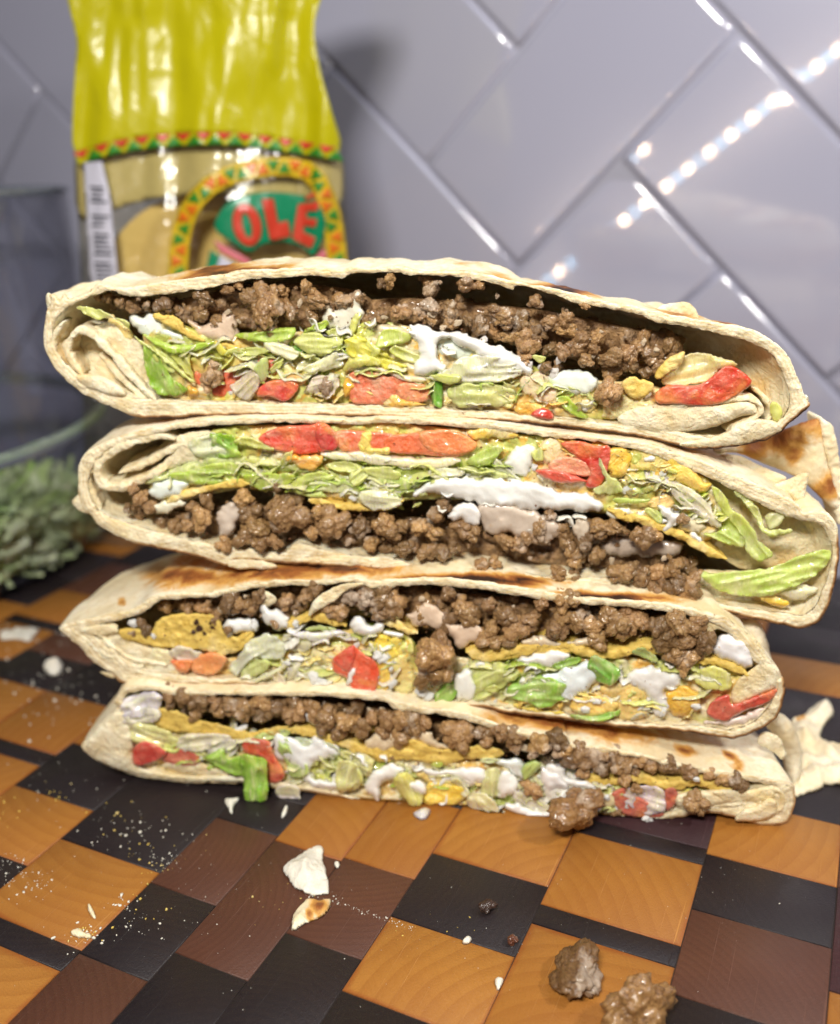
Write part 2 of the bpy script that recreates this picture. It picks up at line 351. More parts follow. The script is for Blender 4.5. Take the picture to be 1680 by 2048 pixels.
# end-grain woods
def wood(name, c0, c1, cs, ringsc, dark=0.0, scratch=.5, edgec=None):
    t = NT(name); rnd = t.info('Random')
    off = t.n('ShaderNodeCombineXYZ'); t.l(t.math('ADD', t.math('MULTIPLY', rnd, .05), .018), off.inputs[0]); t.l(t.math('SUBTRACT', t.math('MULTIPLY', t.math('FRACT', t.math('MULTIPLY', rnd, 7.3)), .07), .035), off.inputs[1]); t.l(t.math('MULTIPLY', rnd, 0.4), off.inputs[2])
    ro = t.n('ShaderNodeCombineXYZ'); t.l(t.math('MULTIPLY', rnd, 61.), ro.inputs[2]); mp = t.n('ShaderNodeMapping'); t.l(t.tc.outputs['Object'], mp.inputs['Vector']); t.l(ro.outputs[0], mp.inputs['Rotation']); t.l(off.outputs[0], mp.inputs['Location']); co = mp.outputs[0]
    w = t.n('ShaderNodeTexWave', wave_type='RINGS', rings_direction='Z', wave_profile='SAW'); t.l(co, w.inputs['Vector'])
    w.inputs['Scale'].default_value = ringsc; w.inputs['Distortion'].default_value = 5.0; w.inputs['Detail'].default_value = 3; w.inputs['Detail Scale'].default_value = .35
    n1 = t.noise(45, 4, .6, co=co); n2 = t.noise(1600, 3, .7); rays_ = t.noise(1, 4, .7, co=t.mapv((160, 1300, 1), (0, 0, 0), co=co))
    c = t.mix(n1, c0, c1); c = t.mix(t.rng(w.outputs['Fac'], .3, 1, .0, .34), c, cs); c = t.mix(t.rng(rays_, .5, .75, 0, .22), c, cs); c = t.mix(t.rng(t.noise(22, 3, .6), .45, .7, 0, .4), c, cs); c = t.mix(t.math('MULTIPLY', t.math('FRACT', t.math('MULTIPLY', rnd, 13.7)), .45), c, cs)
    c = t.mix(t.rng(n2, .55, .8, 0, .35), c, tuple(x*.6 for x in c0))
    # knife scratches
    s1 = t.noise(1, 2, .5, co=t.mapv((1500, 18, 1), (0, 0, .62))); s2 = t.noise(1, 2, .5, co=t.mapv((1400, 16, 1), (0, 0, 1.05)))
    s = t.math('MAXIMUM', t.rng(s1, .67, .74), t.rng(s2, .69, .75)); s = t.math('MULTIPLY', s, t.rng(t.noise(40, 2), .42, .60))
    c = t.mix(t.math('MULTIPLY', s, scratch), c, tuple(min(1, x*1.6+.05) for x in c1))
    if edgec:
        sx = t.n('ShaderNodeSeparateXYZ'); t.l(t.tc.outputs['Generated'], sx.inputs[0])
        e = t.math('MAXIMUM', t.math('ABSOLUTE', t.math('SUBTRACT', sx.outputs[0], .5)), t.math('ABSOLUTE', t.math('SUBTRACT', sx.outputs[1], .5)))
        e = t.math('ADD', e, t.math('MULTIPLY', t.math('SUBTRACT', n1, .5), .12))
        c = t.mix(t.rng(e, .47, .505, 0, .45), c, edgec)
    sm = t.noise(35, 4, .6)
    t.set(Base_Color=c, Roughness=t.rng(sm, .3, .7, .30, .55), Specular_IOR_Level=.36)
    b_ = t.bump(n2, .00022, .8); t.bump(s, .0002, .6, b_); return t.m
M_MAPLE = wood('maple_end_grain', (.31, .125, .020), (.46, .205, .042), (.25, .085, .014), 75, edgec=(.22, .035, .008))
M_WALNUT = wood('walnut_end_grain', (.085, .032, .018), (.15, .062, .036), (.055, .020, .012), 150, scratch=.6)
M_WENGE = wood('wenge_end_grain', (.016, .011, .011), (.030, .020, .019), (.008, .006, .009), 150, scratch=.22)
M_PURPLE = wood('purple_end_grain', (.040, .014, .016), (.060, .022, .024), (.022, .009, .011), 150, scratch=.3)
t = NT('glue_line'); t.set(Base_Color=(.02, .012, .008), Roughness=.8); M_GLUE = t.m
# plastics and glass
t = NT('yellow_film'); n1 = t.noise(40, 4, .6, dist=.8)
t.set(Base_Color=t.mix(t.noise(20, 2), (.40, .365, .0), (.48, .43, .002)), Roughness=.27, Specular_IOR_Level=.45); t.bump(n1, .004, .25); M_YEL = t.m
def film(name, col, rough=.3):
    t = NT(name); t.set(Base_Color=col, Roughness=rough); t.bump(t.noise(60, 3), .003, .3); return t.m
M_RED = film('red_print', (.55, .045, .02)); M_GREEN = film('green_print', (.03, .22, .02)); M_TEAL = film('teal_print', (.0, .20, .085))
M_GOLD = film('gold_print', (.62, .42, .01)); M_ORANGE = film('orange_print', (.66, .15, .01)); M_WHITE = film('white_print', (.55, .54, .62)); M_INK = film('grey_ink', (.07, .07, .09)); M_TAN = film('tan_print', (.52, .44, .20)); M_PINK = film('pink_print', (.62, .16, .19))
t = NT('clear_film')
tr = t.n('ShaderNodeBsdfTransparent'); tr.inputs[0].default_value = (.96, .94, .82, 1); gl = t.n('ShaderNodeBsdfGlossy'); gl.inputs['Roughness'].default_value = .12
lw = t.n('ShaderNodeLayerWeight'); fo = t.math('ADD', t.math('MULTIPLY', t.math('POWER', lw.outputs['Facing'], 4.), .8), .04); mx = t.n('ShaderNodeMixShader')
bn = t.n('ShaderNodeBump'); bn.inputs['Distance'].default_value = .008; bn.inputs['Strength'].default_value = .4; t.l(t.noise(35, 4, .6, dist=.6), bn.inputs['Height'])
t.l(bn.outputs[0], gl.inputs['Normal']); t.l(bn.outputs[0], lw.inputs['Normal'])
t.l(t.math('ADD', fo, .04), mx.inputs[0]); t.l(tr.outputs[0], mx.inputs[1]); t.l(gl.outputs[0], mx.inputs[2]); t.l(mx.outputs[0], t.out.inputs[0]); M_CLEAR = t.m
t = NT('corn_tortilla_face'); t.set(Base_Color=t.mix(t.noise(40, 5, .6), (.62, .43, .14), (.80, .62, .26)), Roughness=.7); t.bump(t.noise(200, 4), .001, .6); M_CORN = t.m
t = NT('bowl_glass')
tr = t.n('ShaderNodeBsdfTransparent'); tr.inputs[0].default_value = (.93, .935, .96, 1); gl = t.n('ShaderNodeBsdfGlossy'); gl.inputs['Roughness'].default_value = .05
lw = t.n('ShaderNodeLayerWeight'); fo = t.math('ADD', t.math('MULTIPLY', t.math('POWER', lw.outputs['Facing'], 4.), .8), .04); mx = t.n('ShaderNodeMixShader')
t.l(fo, mx.inputs[0]); t.l(tr.outputs[0], mx.inputs[1]); t.l(gl.outputs[0], mx.inputs[2]); t.l(mx.outputs[0], t.out.inputs[0]); M_GLASS = t.m
t = NT('glass_rim'); t.set(Base_Color=(.55, .62, .66), Roughness=.1, Transmission_Weight=.8, IOR=1.45); M_RIMG = t.m
t = NT('aluminium'); t.set(Base_Color=(.6, .6, .62), Metallic=1., Roughness=.35); M_ALU = t.m
def lamp(name, col, st):
    m = bpy.data.materials.new(name); m.use_nodes = True; t = m.node_tree; t.nodes.clear()
    o = t.nodes.new('ShaderNodeOutputMaterial'); e = t.nodes.new('ShaderNodeEmission'); e.inputs[0].default_value = (*col, 1); e.inputs[1].default_value = st
    t.links.new(e.outputs[0], o.inputs[0]); return m
M_WARM = lamp('warm_led', (1, .70, .46), 115); M_COOL = lamp('cool_led', (.36, .70, 1), 30)
t = NT('flour_flake'); t.set(Base_Color=t.mix(t.noise(300, 4), (.66, .60, .46), (.84, .82, .74)), Roughness=.7); t.sss(.2, (1, .8, .6), .001); t.bump(t.noise(500, 5), .0008, .9); M_FLAKE = t.m
# ------------------------------------------------------------------ the tiled wall (herringbone, 7.6 x 15.2 cm tiles)
TW = 7.6; WP = np.array([10.776, 50.885, H-0.266]); WX = np.array([.9064, -.4224, 0]); WZ = np.array([0, 0, 1.]); WN = np.array([-.4224, -.9064, 0])
U_ = (WX+WZ)/math.sqrt(2); V_ = (WX-WZ)/math.sqrt(2)
wall = thing('tiled_wall', 'backsplash wall of pale grey lavender glossy tiles laid in herringbone behind the food', 'wall', WP+WX*-10+WN*-3-WZ*18)
del wall['category']; wall['kind'] = 'structure'
def wallpt(u, v, dpt): return WP+U_*(u*TW)+V_*(v*TW)+WN*dpt
a0 = [WP+WX*x+WZ*z+WN*dd for dd in (-.22, -2.5) for x, z in ((-90, -24), (50, -24), (50, 40), (-90, 40))]
wme = mkmesh('grout', np.array(a0)*S, [[0, 1, 2, 3], [7, 6, 5, 4], [0, 4, 5, 1], [1, 5, 6, 2], [2, 6, 7, 3], [3, 7, 4, 0]], smooth=False)
winv = Matrix.Translation(-wall.location)
wo = link('grout', wme, M_GROUT, wall); wo.matrix_parent_inverse = winv
tile_me = {}
def tile_mesh(w, h):
    rings = []
    g = .09
    for inset, z in ((g, -1.0), (g, -.16), (g+.05, -.07), (g+.16, -.012), (g+.26, 0), (g+.32, 0)):
        rings.append([(inset, inset, z), (w-inset, inset, z), (w-inset, h-inset, z), (inset, h-inset, z)])
    # finer rounded rings: subdivide each side
    V = []; n = 10
    for R in rings:
        for k in range(4):
            a, b = np.array(R[k]), np.array(R[(k+1) % 4])
            for s in range(n): V.append(a+(b-a)*s/n)
    V = np.array(V); m = 4*n; Q = []
    for i in range(len(rings)-1):
        for j in range(m): Q.append([i*m+j, i*m+(j+1) % m, (i+1)*m+(j+1) % m, (i+1)*m+j])
    c = len(V); V = np.vstack([V, [[w/2, h/2, 0]]]); L = (len(rings)-1)*m
    T = [[L+j, L+(j+1) % m, c] for j in range(m)]
    V[:, 0] -= w/2; V[:, 1] -= h/2
    me = mkmesh('tile', V*S, Q, T); me.materials.append(M_TILE); return me
tm = tile_mesh(2*TW, TW)
TILES = []
lean = {('U', -2, 0): 2.8, ('V', 0, 0): 0.6, ('U', -1, -1): 0.3, ('V', 1, -1): .1}
for i in range(-22, 23):
    for j in range(-16, 17):
        for kind in 'UV':
            if kind == 'U': u0, v0, du, dv = -1-i+2*j, -1+i+2*j, 2, 1
            else: u0, v0, du, dv = -i+2*j, i+2*j, 1, 2
            cpt = wallpt(u0+du/2, v0+dv/2, 0)
            x = (cpt-WP)@WX
            if cpt[2] < -10 or cpt[2] > 48 or x < -88 or x > 48: continue
            o = bpy.data.objects.new('tile', tm); COL.objects.link(o)
            ax = U_ if kind == 'U' else V_
            ay = np.cross(WN, ax)
            R = Matrix([[ax[k], ay[k], WN[k]] for k in range(3)])
            ln = lean.get((kind, u0, v0))
            rx = math.radians(ln if ln is not None else RNG.normal(0, .35)); ry = math.radians(RNG.normal(0, .25))
            T = Matrix.Rotation(-rx, 3, Vector(WX)) @ Matrix.Rotation(ry, 3, Vector(WZ))
            R = T @ R
            M4 = R.to_4x4(); M4.translation = Vector(cpt+WN*(.13 if (ln or 0) > 2 else 0))*S
            o.parent = wall; o.matrix_parent_inverse = winv; o.matrix_basis = M4
            TILES.append((kind, u0, v0, du, dv, np.array(R.col[2]), cpt))
# ------------------------------------------------------------------ the strip of small lamps whose reflection runs across the glaze
def reflect_px(px, total=150.0):
    r = rays([px])[0]; r /= np.linalg.norm(r)
    lam = ((WP-np.array([0, 0, H]))@WN)/(r@WN); h = r*lam+np.array([0, 0, H])
    u, v = ((h-WP)@U_)/TW, ((h-WP)@V_)/TW; nn = WN
    for kind, u0, v0, du, dv, n, c in TILES:
        if u0 <= u <= u0+du and v0 <= v <= v0+dv: nn = n; key = (kind, u0, v0)
    rr = r-2*(r@nn)*nn
    return h+rr*(total-lam), key
segs = {}
for k in range(-1, 15):
    t_ = k/12.
    px = (1119+(1634-1119)*t_, 543+(133-543)*t_)
    for half, mt in ((0, M_WARM), (.5, M_COOL)):
        q = (px[0]+half*(1634-1119)/12., px[1]+half*(133-543)/12.)
        p, key = reflect_px(q)
        segs.setdefault(key, []).append((p, mt))
bm_ = bpy.data.meshes.new('led_bead')
import bmesh
b = bmesh.new(); bmesh.ops.create_icosphere(b, subdivisions=2, radius=.40*S); b.to_mesh(bm_); b.free()
beadme = {}
for mt in (M_WARM, M_COOL):
    m2 = bm_.copy(); m2.materials.append(mt); beadme[mt.name] = m2
wheres = ['lower end beside the counter', 'middle length above the counter', 'upper length near the cabinet', 'topmost short length', 'fifth short length']
for si, (key, L) in enumerate(sorted(segs.items(), key=lambda kv: kv[1][0][0][2])):
    if len(L) < 2: continue
    st = thing('led_strip', 'slim aluminium strip of alternating warm and cool lamps, '+wheres[si % 5], 'light strip', L[0][0], group='strip lights reflected in the tiles')
    inv = Matrix.Translation(-st.location)
    A, B = L[0][0], L[-1][0]; dr = (B-A)/np.linalg.norm(B-A); A = A-dr*1; B = B+dr*1
    n_ = WP-(A+B)/2; n_ = n_-(n_@dr)*dr; n_ /= np.linalg.norm(n_); s_ = np.cross(dr, n_)
    vv = [P+s_*a*.16-n_*c for P in (A, B) for a, c in ((-1, .30), (1, .30), (1, .42), (-1, .42))]
    o = link('rail', mkmesh('rail', np.array(vv)*S, [[0, 1, 2, 3], [7, 6, 5, 4], [0, 4, 5, 1], [1, 5, 6, 2], [2, 6, 7, 3], [3, 7, 4, 0]], smooth=False), M_ALU, st); o.matrix_parent_inverse = inv
    for p, mt in L:
        o = bpy.data.objects.new('lamp_bead', beadme[mt.name]); COL.objects.link(o); o.parent = st; o.location = Vector(p)*S-st.location
# ------------------------------------------------------------------ counter
cv = [(x, y, z) for z in (-4.0, -8.0) for x, y in ((-90, -10), (90, -10), (90, 110), (-90, 110))]
t = NT('counter_stone'); t.set(Base_Color=t.mix(t.noise(60, 5, .6), (.05, .05, .055), (.11, .10, .10)), Roughness=.3); M_STONE = t.m
link('countertop', mkmesh('countertop', np.array(cv)*S, [[0, 1, 2, 3], [7, 6, 5, 4], [0, 4, 5, 1], [1, 5, 6, 2], [2, 6, 7, 3], [3, 7, 4, 0]], smooth=False), M_STONE, kind='structure')
# ------------------------------------------------------------------ cutting board: end-grain blocks in columns
E1 = np.array([.89858, -.43881]); E2 = np.array([-.43881, -.89858]); BROT = math.atan2(E1[1], E1[0])
board = thing('cutting_board', 'end-grain cutting board of maple, walnut and black blocks under the stacked wraps', 'cutting board', (3, 24, -4), None)
colx = [-41.2, -37.6, -33.95, -30.75, -27.25, -23.74, -20.32, -16.53, -14.27, -12.0, -9.74, -6.25, -2.55, .88, 4.4, 7.9, 11.6, 15.4]
L_ = {
 -33.95: [(-44, 'M'), (-36.2, 'B'), (-33.2, 'W'), (-29.72, 'M'), (-26.95, 'B'), (-26.25, 'M'), (-23.6, 'B'), (-21, 'M'), (-16.5, 'B'), (-12, 'end')],
 -30.75: [(-44, 'B'), (-38, 'M'), (-33, 'M'), (-29.72, 'M'), (-26.95, 'B'), (-26.25, 'W'), (-24.62, 'B'), (-22.4, 'M'), (-18.8, 'W'), (-12, 'end')],
 -27.25: [(-44, 'M'), (-39, 'W'), (-35, 'B'), (-31, 'M'), (-27.7, 'B'), (-24.9, 'B'), (-22.42, 'M'), (-19.30, 'B'), (-18.62, 'M'), (-15.2, 'B'), (-12, 'end')],
 -23.74: [(-44, 'W'), (-38, 'B'), (-33, 'M'), (-28.6, 'W'), (-25.4, 'M'), (-20.1, 'B'), (-17.5, 'M'), (-14.83, 'B'), (-11, 'end')],
 -20.32: [(-44, 'M'), (-38, 'B'), (-33, 'M'), (-28, 'B'), (-25, 'M'), (-22, 'B'), (-16.11, 'M'), (-13.04, 'B'), (-12.33, 'M'), (-7, 'end')],
 -16.53: [(-44, 'M'), (-38, 'B'), (-31, 'M'), (-25, 'B'), (-20.3, 'B'), (-18.75, 'W'), (-15.70, 'B'), (-12.96, 'W'), (-7, 'end')],
 -14.27: [(-44, 'M'), (-36, 'B'), (-29, 'M'), (-24, 'W'), (-21.5, 'M'), (-18.55, 'W'), (-13.95, 'B'), (-11.3, 'B'), (-7, 'end')],
 -12.0: [(-44, 'M'), (-35, 'B'), (-30, 'M'), (-25, 'B'), (-22.0, 'M'), (-18.70, 'W'), (-15.63, 'B'), (-12.6, 'W'), (-7, 'end')],
 -9.74: [(-44, 'M'), (-34, 'B'), (-28, 'M'), (-24, 'B'), (-22.9, 'M'), (-19.87, 'B'), (-17.23, 'M'), (-14.62, 'B'), (-7, 'end')],
 -6.25: [(-44, 'M'), (-36, 'B'), (-31, 'M'), (-27, 'P'), (-23.05, 'B'), (-22.36, 'M'), (-19.19, 'B'), (-18.46, 'M'), (-14.9, 'B'), (-9, 'end')],
 -2.55: [(-44, 'B'), (-38.5, 'B'), (-35.5, 'M'), (-33.0, 'B'), (-30.2, 'B'), (-25.6, 'M'), (-22.87, 'B'), (-20.58, 'W'), (-17.66, 'B'), (-9, 'end')],
 .88: [(-44, 'B'), (-38.5, 'B'), (-35.6, 'M'), (-33.0, 'B'), (-30.3, 'M'), (-27.6, 'B'), (-25.2, 'W'), (-22.9, 'P'), (-19.2, 'M'), (-15, 'B'), (-9, 'end')],
}
BM = {'M': M_MAPLE, 'W': M_WALNUT, 'B': M_WENGE, 'P': M_PURPLE}
blk = []
rb = random.Random(5)
for i in range(len(colx)-1):
    a0_, a1_ = colx[i], colx[i+1]
    L = L_.get(a0_)
    if L is None:
        L = []; bb = -44
        while bb < -8: L.append((bb, rb.choice('MBMWB'))); bb += rb.choice([2.4, 3.1, 3.6, 4.5])
        L.append((-8, 'end'))
    for (b0, k), (b1, _) in zip(L[:-1], L[1:]):
        if b1 <= b0: continue
        blk.append((a0_, a1_, b0, b1, k))
binv = Matrix.Translation(-board.location)
for a0_, a1_, b0, b1, k in blk:
    w, h = a1_-a0_-.02, b1-b0-.02; g = .025
    V = [(-w/2, -h/2, -4), (w/2, -h/2, -4), (w/2, h/2, -4), (-w/2, h/2, -4), (-w/2, -h/2, -.02), (w/2, -h/2, -.02), (w/2, h/2, -.02), (-w/2, h/2, -.02),
         (-w/2+g, -h/2+g, 0), (w/2-g, -h/2+g, 0), (w/2-g, h/2-g, 0), (-w/2+g, h/2-g, 0)]
    me = mkmesh('wood_block', np.array(V)*S, [[3, 2, 1, 0], [0, 1, 5, 4], [1, 2, 6, 5], [2, 3, 7, 6], [3, 0, 4, 7], [4, 5, 9, 8], [5, 6, 10, 9], [6, 7, 11, 10], [7, 4, 8, 11], [8, 9, 10, 11]], smooth=False)
    o = link('wood_block', me, BM[k], board); c = E1*(a0_+a1_)/2+E2*(b0+b1)/2
    o.matrix_parent_inverse = binv; o.location = Vector((c[0], c[1], rb.uniform(-.004, .004)))*S; o.rotation_euler = (0, 0, BROT)
c = [E1*a+E2*b for a, b in ((colx[0]+.1, -44), (colx[-1]-.1, -44), (colx[-1]-.1, -8), (colx[0]+.1, -8))]
V = [(*p, z) for z in (-.035, -3.9) for p in c]
o = link('glue_bed', mkmesh('glue_bed', np.array(V)*S, [[0, 3, 2, 1], [4, 5, 6, 7], [0, 1, 5, 4], [1, 2, 6, 5], [2, 3, 7, 6], [3, 0, 4, 7]], smooth=False), M_GLUE, board); o.matrix_parent_inverse = binv
# ------------------------------------------------------------------ bag of corn tortillas
bag = thing('tortilla_bag', 'yellow topped plastic bag of corn tortillas with a red lettered logo, standing behind the stack', 'bag', (-10, 46, 0))
ginv = Matrix.Translation(-bag.location); BY = 45.0
def bag_h(q):
    x = (q[:, 0]-420)/285; y = (q[:, 1]-300)/300
    bul = -1.5*np.clip(1-x*x, 0, 1)*np.clip(.45+.55*(y+.6), .3, 1)
    p = np.c_[x*2.2+.12*y, y*.55, np.zeros(len(q))]
    w = .42*fbm(p*1.6, 1, 3, 5)*np.clip(1.1-np.abs(y-.0)*.25, .3, 1)
    w += .07*np.abs(vn(np.c_[x*5+y*.8, y*.9, np.zeros(len(q))], 9))+.03*fbm(np.c_[x*9, y*7, np.zeros(len(q))], 1, 3, 21)*np.clip(-y+.1, .25, 1)
    return bul+w
def bagpiece(name, polys, m, off=-.05, B=.02, step=7, T=.02, **k):
    polys = [smooth_poly(P, 3) if k.get('sm', True) else resample(np.array(P, float), 60) for P in polys]
    me = puff(polys, (BY, 0), off, T, B, step=step, hf=bag_h)
    o = link(name, me, m, bag); o.matrix_parent_inverse = ginv; return o
yel = [(105, -190), (400, -205), (700, -190), (668, -70), (630, 40), (638, 130), (664, 225), (680, 300), (600, 284), (500, 270), (420, 266), (300, 272), (210, 288), (150, 306), (146, 220), (150, 140), (153, 78), (135, 0), (128, -70)]
bagpiece('printed_top', [yel], M_YEL, 0, 2.6, 8, .05)
clr = [(150, 306), (210, 288), (300, 272), (420, 266), (500, 270), (600, 284), (680, 300), (692, 420), (702, 560), (704, 760), (690, 1000), (660, 1085), (420, 1092), (190, 1085), (172, 1000), (165, 760), (160, 520), (154, 400)]
bagpiece('back_film', [[(156, 312), (210, 292), (300, 276), (420, 270), (500, 274), (600, 288), (676, 304), (684, 400), (640, 425), (560, 405), (440, 392), (320, 396), (240, 415), (160, 440)]], M_TAN, .55, .05, 10, .05)
bagpiece('clear_window', [clr], M_CLEAR, 0, 3.0, 8, .05)
def strip_poly(path, hw):
    P = resample(smooth_poly(path, 6, False), 40, False); T = np.gradient(P, axis=0); T /= np.hypot(*T.T)[:, None]; N = np.c_[-T[:, 1], T[:, 0]]
    return np.vstack([P+N*hw, (P-N*hw)[::-1]]), P, N, T
def raw(name, P, m, off, step=5):
    me = puff([np.array(P, float)], (BY, 0), off, .015, .01, W=3, step=step, hf=bag_h)
    if me is None: return
    o = link(name, me, m, bag); o.matrix_parent_inverse = ginv; return o
pth = [(152, 318), (210, 300), (300, 284), (420, 277), (500, 281), (600, 295), (678, 309)]
P_, c_, N_, T_ = strip_poly(pth, 14); raw('border_strip', P_, M_YEL, -.06)
for k in range(1, 39, 3):
    a, n, tt_ = c_[k], N_[k], T_[k]
    raw('border_triangle', [a-n*13-tt_*19, a-n*13+tt_*19, a+n*4], M_RED, -.10, 4)
    a = c_[min(k+1, 39)]+T_[k]*9
    raw('border_triangle', [a+n*13-tt_*19, a+n*13+tt_*19, a-n*8], M_GREEN, -.11, 4)
arch = [(350, 1000), (352, 800), (355, 600), (358, 500), (375, 425), (420, 372), (480, 345), (560, 333), (620, 345), (652, 395), (668, 460), (676, 560), (678, 800)]
P_, c_, N_, T_ = strip_poly(arch, 20); raw('logo_arch', P_, M_GOLD, -.06)
cc = resample(smooth_poly(arch, 8, False), 62, False); TT = np.gradient(cc, axis=0); TT /= np.hypot(*TT.T)[:, None]; NN = np.c_[-TT[:, 1], TT[:, 0]]
for k in range(12, 56):
    a = cc[k]; s = 1 if k % 2 else -1
    raw('arch_triangle', [a-TT[k]*14*1+NN[k]*13*s, a+TT[k]*14+NN[k]*13*s, a-NN[k]*13*s], M_GREEN if k % 4 < 2 else M_ORANGE, -.10, 4)
raw('logo_panel', smooth_poly([(428, 455), (448, 412), (480, 392), (540, 384), (610, 392), (640, 412), (652, 455), (628, 512), (604, 494), (560, 484), (520, 492), (500, 506), (462, 484)], 3), M_TEAL, -.09)
el = lambda cx, cy, rx, ry, rot, n=30: np.array([(cx+rx*math.cos(a)*math.cos(rot)-ry*math.sin(a)*math.sin(rot), cy+rx*math.cos(a)*math.sin(rot)+ry*math.sin(a)*math.cos(rot)) for a in np.linspace(0, 2*math.pi, n, endpoint=False)])
me = puff([el(494, 450, 29, 44, -.22), el(494, 451, 9, 25, -.22)], (BY, 0), -.14, .03, .02, W=3, step=3, hf=bag_h); o = link('logo_letter', me, M_RED, bag); o.matrix_parent_inverse = ginv
raw('logo_letter', [(523, 398), (547, 397), (555, 438), (556, 446), (576, 441), (582, 474), (541, 482)], M_RED, -.14, 3)
raw('logo_letter', [(596, 408), (638, 402), (637, 421), (613, 424), (612, 436), (634, 438), (631, 455), (608, 452), (606, 464), (632, 476), (622, 498), (584, 478)], M_RED, -.14, 3)
raw('logo_accent', [(608, 396), (628, 384), (634, 392), (612, 402)], M_RED, -.14, 3)
raw('logo_ribbon', [(425, 478), (500, 520), (510, 540), (440, 505)], M_PINK, -.10, 4); raw('logo_ribbon', [(420, 500), (455, 520), (425, 560), (410, 545)], M_TEAL, -.10, 4)
raw('logo_ribbon', [(440, 510), (470, 528), (432, 570), (425, 560)], M_WHITE, -.12, 4); raw('logo_ribbon', [(615, 530), (650, 495), (655, 515), (628, 548)], M_PINK, -.10, 4)
raw('nutrition_label', [(166, 325), (204, 322), (222, 400), (236, 560), (240, 800), (186, 800), (180, 560)], M_WHITE, -.06)
rr_ = random.Random(3)
for k in range(24):
    y = 372+k*9.5; x0 = 176+(y-340)*.055+rr_.uniform(0, 6); x1 = 216+(y-380)*.1-rr_.uniform(0, 14)
    if k in (4, 5, 9, 15): continue
    raw('label_print_line', [(x0, y), (x1, y+1.5), (x1, y+rr_.choice([4, 6.5])), (x0, y+5)], M_INK, -.10, 2.5)
# tortillas standing in the bag
ctr = on_plane([(445, 640)], BY+.35)[0]
for k in range(9):
    n = 56; r0 = 5.75+rr_.uniform(-.15, .15); V = []; cx, cz = ctr[0]+rr_.uniform(-.12, .12), ctr[2]+rr_.uniform(-.2, .15)
    for yy, r in ((0, r0-.08), (0, r0), (.22, r0), (.22, r0-.08)):
        for j in range(n):
            a = 2*math.pi*j/n; wv = .05*math.sin(3*a+k)+.02*math.sin(7*a); V.append((cx+(r+wv)*math.cos(a), ctr[1]+k*.26+yy+.08*math.sin(2*a+k), cz+(r+wv)*math.sin(a)))
    V += [(cx, ctr[1]+k*.26-.03, cz), (cx, ctr[1]+k*.26+.24, cz)]
    Q = [[i*n+j, i*n+(j+1) % n, (i+1)*n+(j+1) % n, (i+1)*n+j] for i in range(3) for j in range(n)]
    T = [[4*n, (j+1) % n, j] for j in range(n)]+[[4*n+1, 3*n+j, 3*n+(j+1) % n] for j in range(n)]
    o = link('corn_tortilla', mkmesh('corn_tortilla', np.array(V)*S, Q, T), M_CORN, bag); o.matrix_parent_inverse = ginv
# ------------------------------------------------------------------ glass bowl with shredded lettuce
BC = np.array([-29.2, 46.7]); BR = 12.4
bowl = thing('glass_bowl', 'tall clear glass bowl at left holding shredded lettuce', 'bowl', (*BC, 0))
def lathe(name, prof, m, parent, n=96):
    V = [(r*math.cos(2*math.pi*j/n), r*math.sin(2*math.pi*j/n), z) for r, z in prof for j in range(n)]
    Q = [[i*n+j, i*n+(j+1) % n, (i+1)*n+(j+1) % n, (i+1)*n+j] for i in range(len(prof)-1) for j in range(n)]
    return link(name, mkmesh(name, np.array(V)*S, Q), m, parent)
lathe('bowl_wall', [(.01, .25), (BR-2.2, .25), (BR-.7, .6), (BR, 1.6), (BR+.15, 4), (BR+.15, 7), (BR+.2, 12), (BR+.25, 17.9), (BR+.05, 18.0), (BR-.05, 12), (BR, 7), (BR-.2, 4), (BR-.35, 1.8), (BR-1.2, .8), (BR-2.5, .5), (.01, .5)], M_GLASS, bowl)
lathe('bowl_ring', [(BR+.2, 6.55), (BR+.5, 6.65), (BR+.58, 6.95), (BR+.45, 7.2), (BR+.2, 7.25)], M_RIMG, bowl)
lathe('bowl_rim', [(BR+.1, 17.85), (BR+.35, 17.9), (BR+.35, 18.15), (BR+.1, 18.2), (BR, 18.0)], M_RIMG, bowl)
VV, QQ, n0 = [], [], 0
rl = random.Random(11)
for k in range(2600):
    a = rl.uniform(0, 6.283); rr2 = (BR-.9)*math.sqrt(rl.uniform(.30, 1)); z = rl.uniform(.7, max(1.4, 3.3-3.2*math.sin(a)*rr2/BR))
    c0 = np.array([rr2*math.cos(a), rr2*math.sin(a), z]); d = np.array([rl.gauss(0, 1), rl.gauss(0, 1), rl.gauss(0, .25)]); d /= np.linalg.norm(d)
    e = np.cross(d, [rl.gauss(0, 1), rl.gauss(0, 1), rl.gauss(0, 1)]); e /= np.linalg.norm(e); L = rl.uniform(2.0, 5.0); w = rl.uniform(.08, .22); f_ = np.cross(d, e)
    for i in range(5):
        s = i/4-.5; cc0 = c0+d*L*s+f_*(.6*(s*s)*L*rl.uniform(.5, 1))
        if np.hypot(cc0[0], cc0[1]) > BR-.5: cc0[:2] *= (BR-.55)/np.hypot(cc0[0], cc0[1])
        cc0[2] = max(.6, cc0[2]); VV += [cc0-e*w, cc0+e*w+f_*.08, ]
    for i in range(4): QQ.append([n0+2*i, n0+2*i+1, n0+2*i+3, n0+2*i+2])
    n0 += 10
t = NT('bowl_lettuce'); n1 = t.noise(14, 3, .6); n2 = t.noise(60, 3, .6)
t.set(Base_Color=t.mix(t.rng(n1, .42, .62), t.mix(t.rng(n2, .35, .65), (.18, .38, .03), (.48, .64, .18)), (.74, .80, .50)), Roughness=.35); t.sss(.2, (.8, 1, .3), .002)
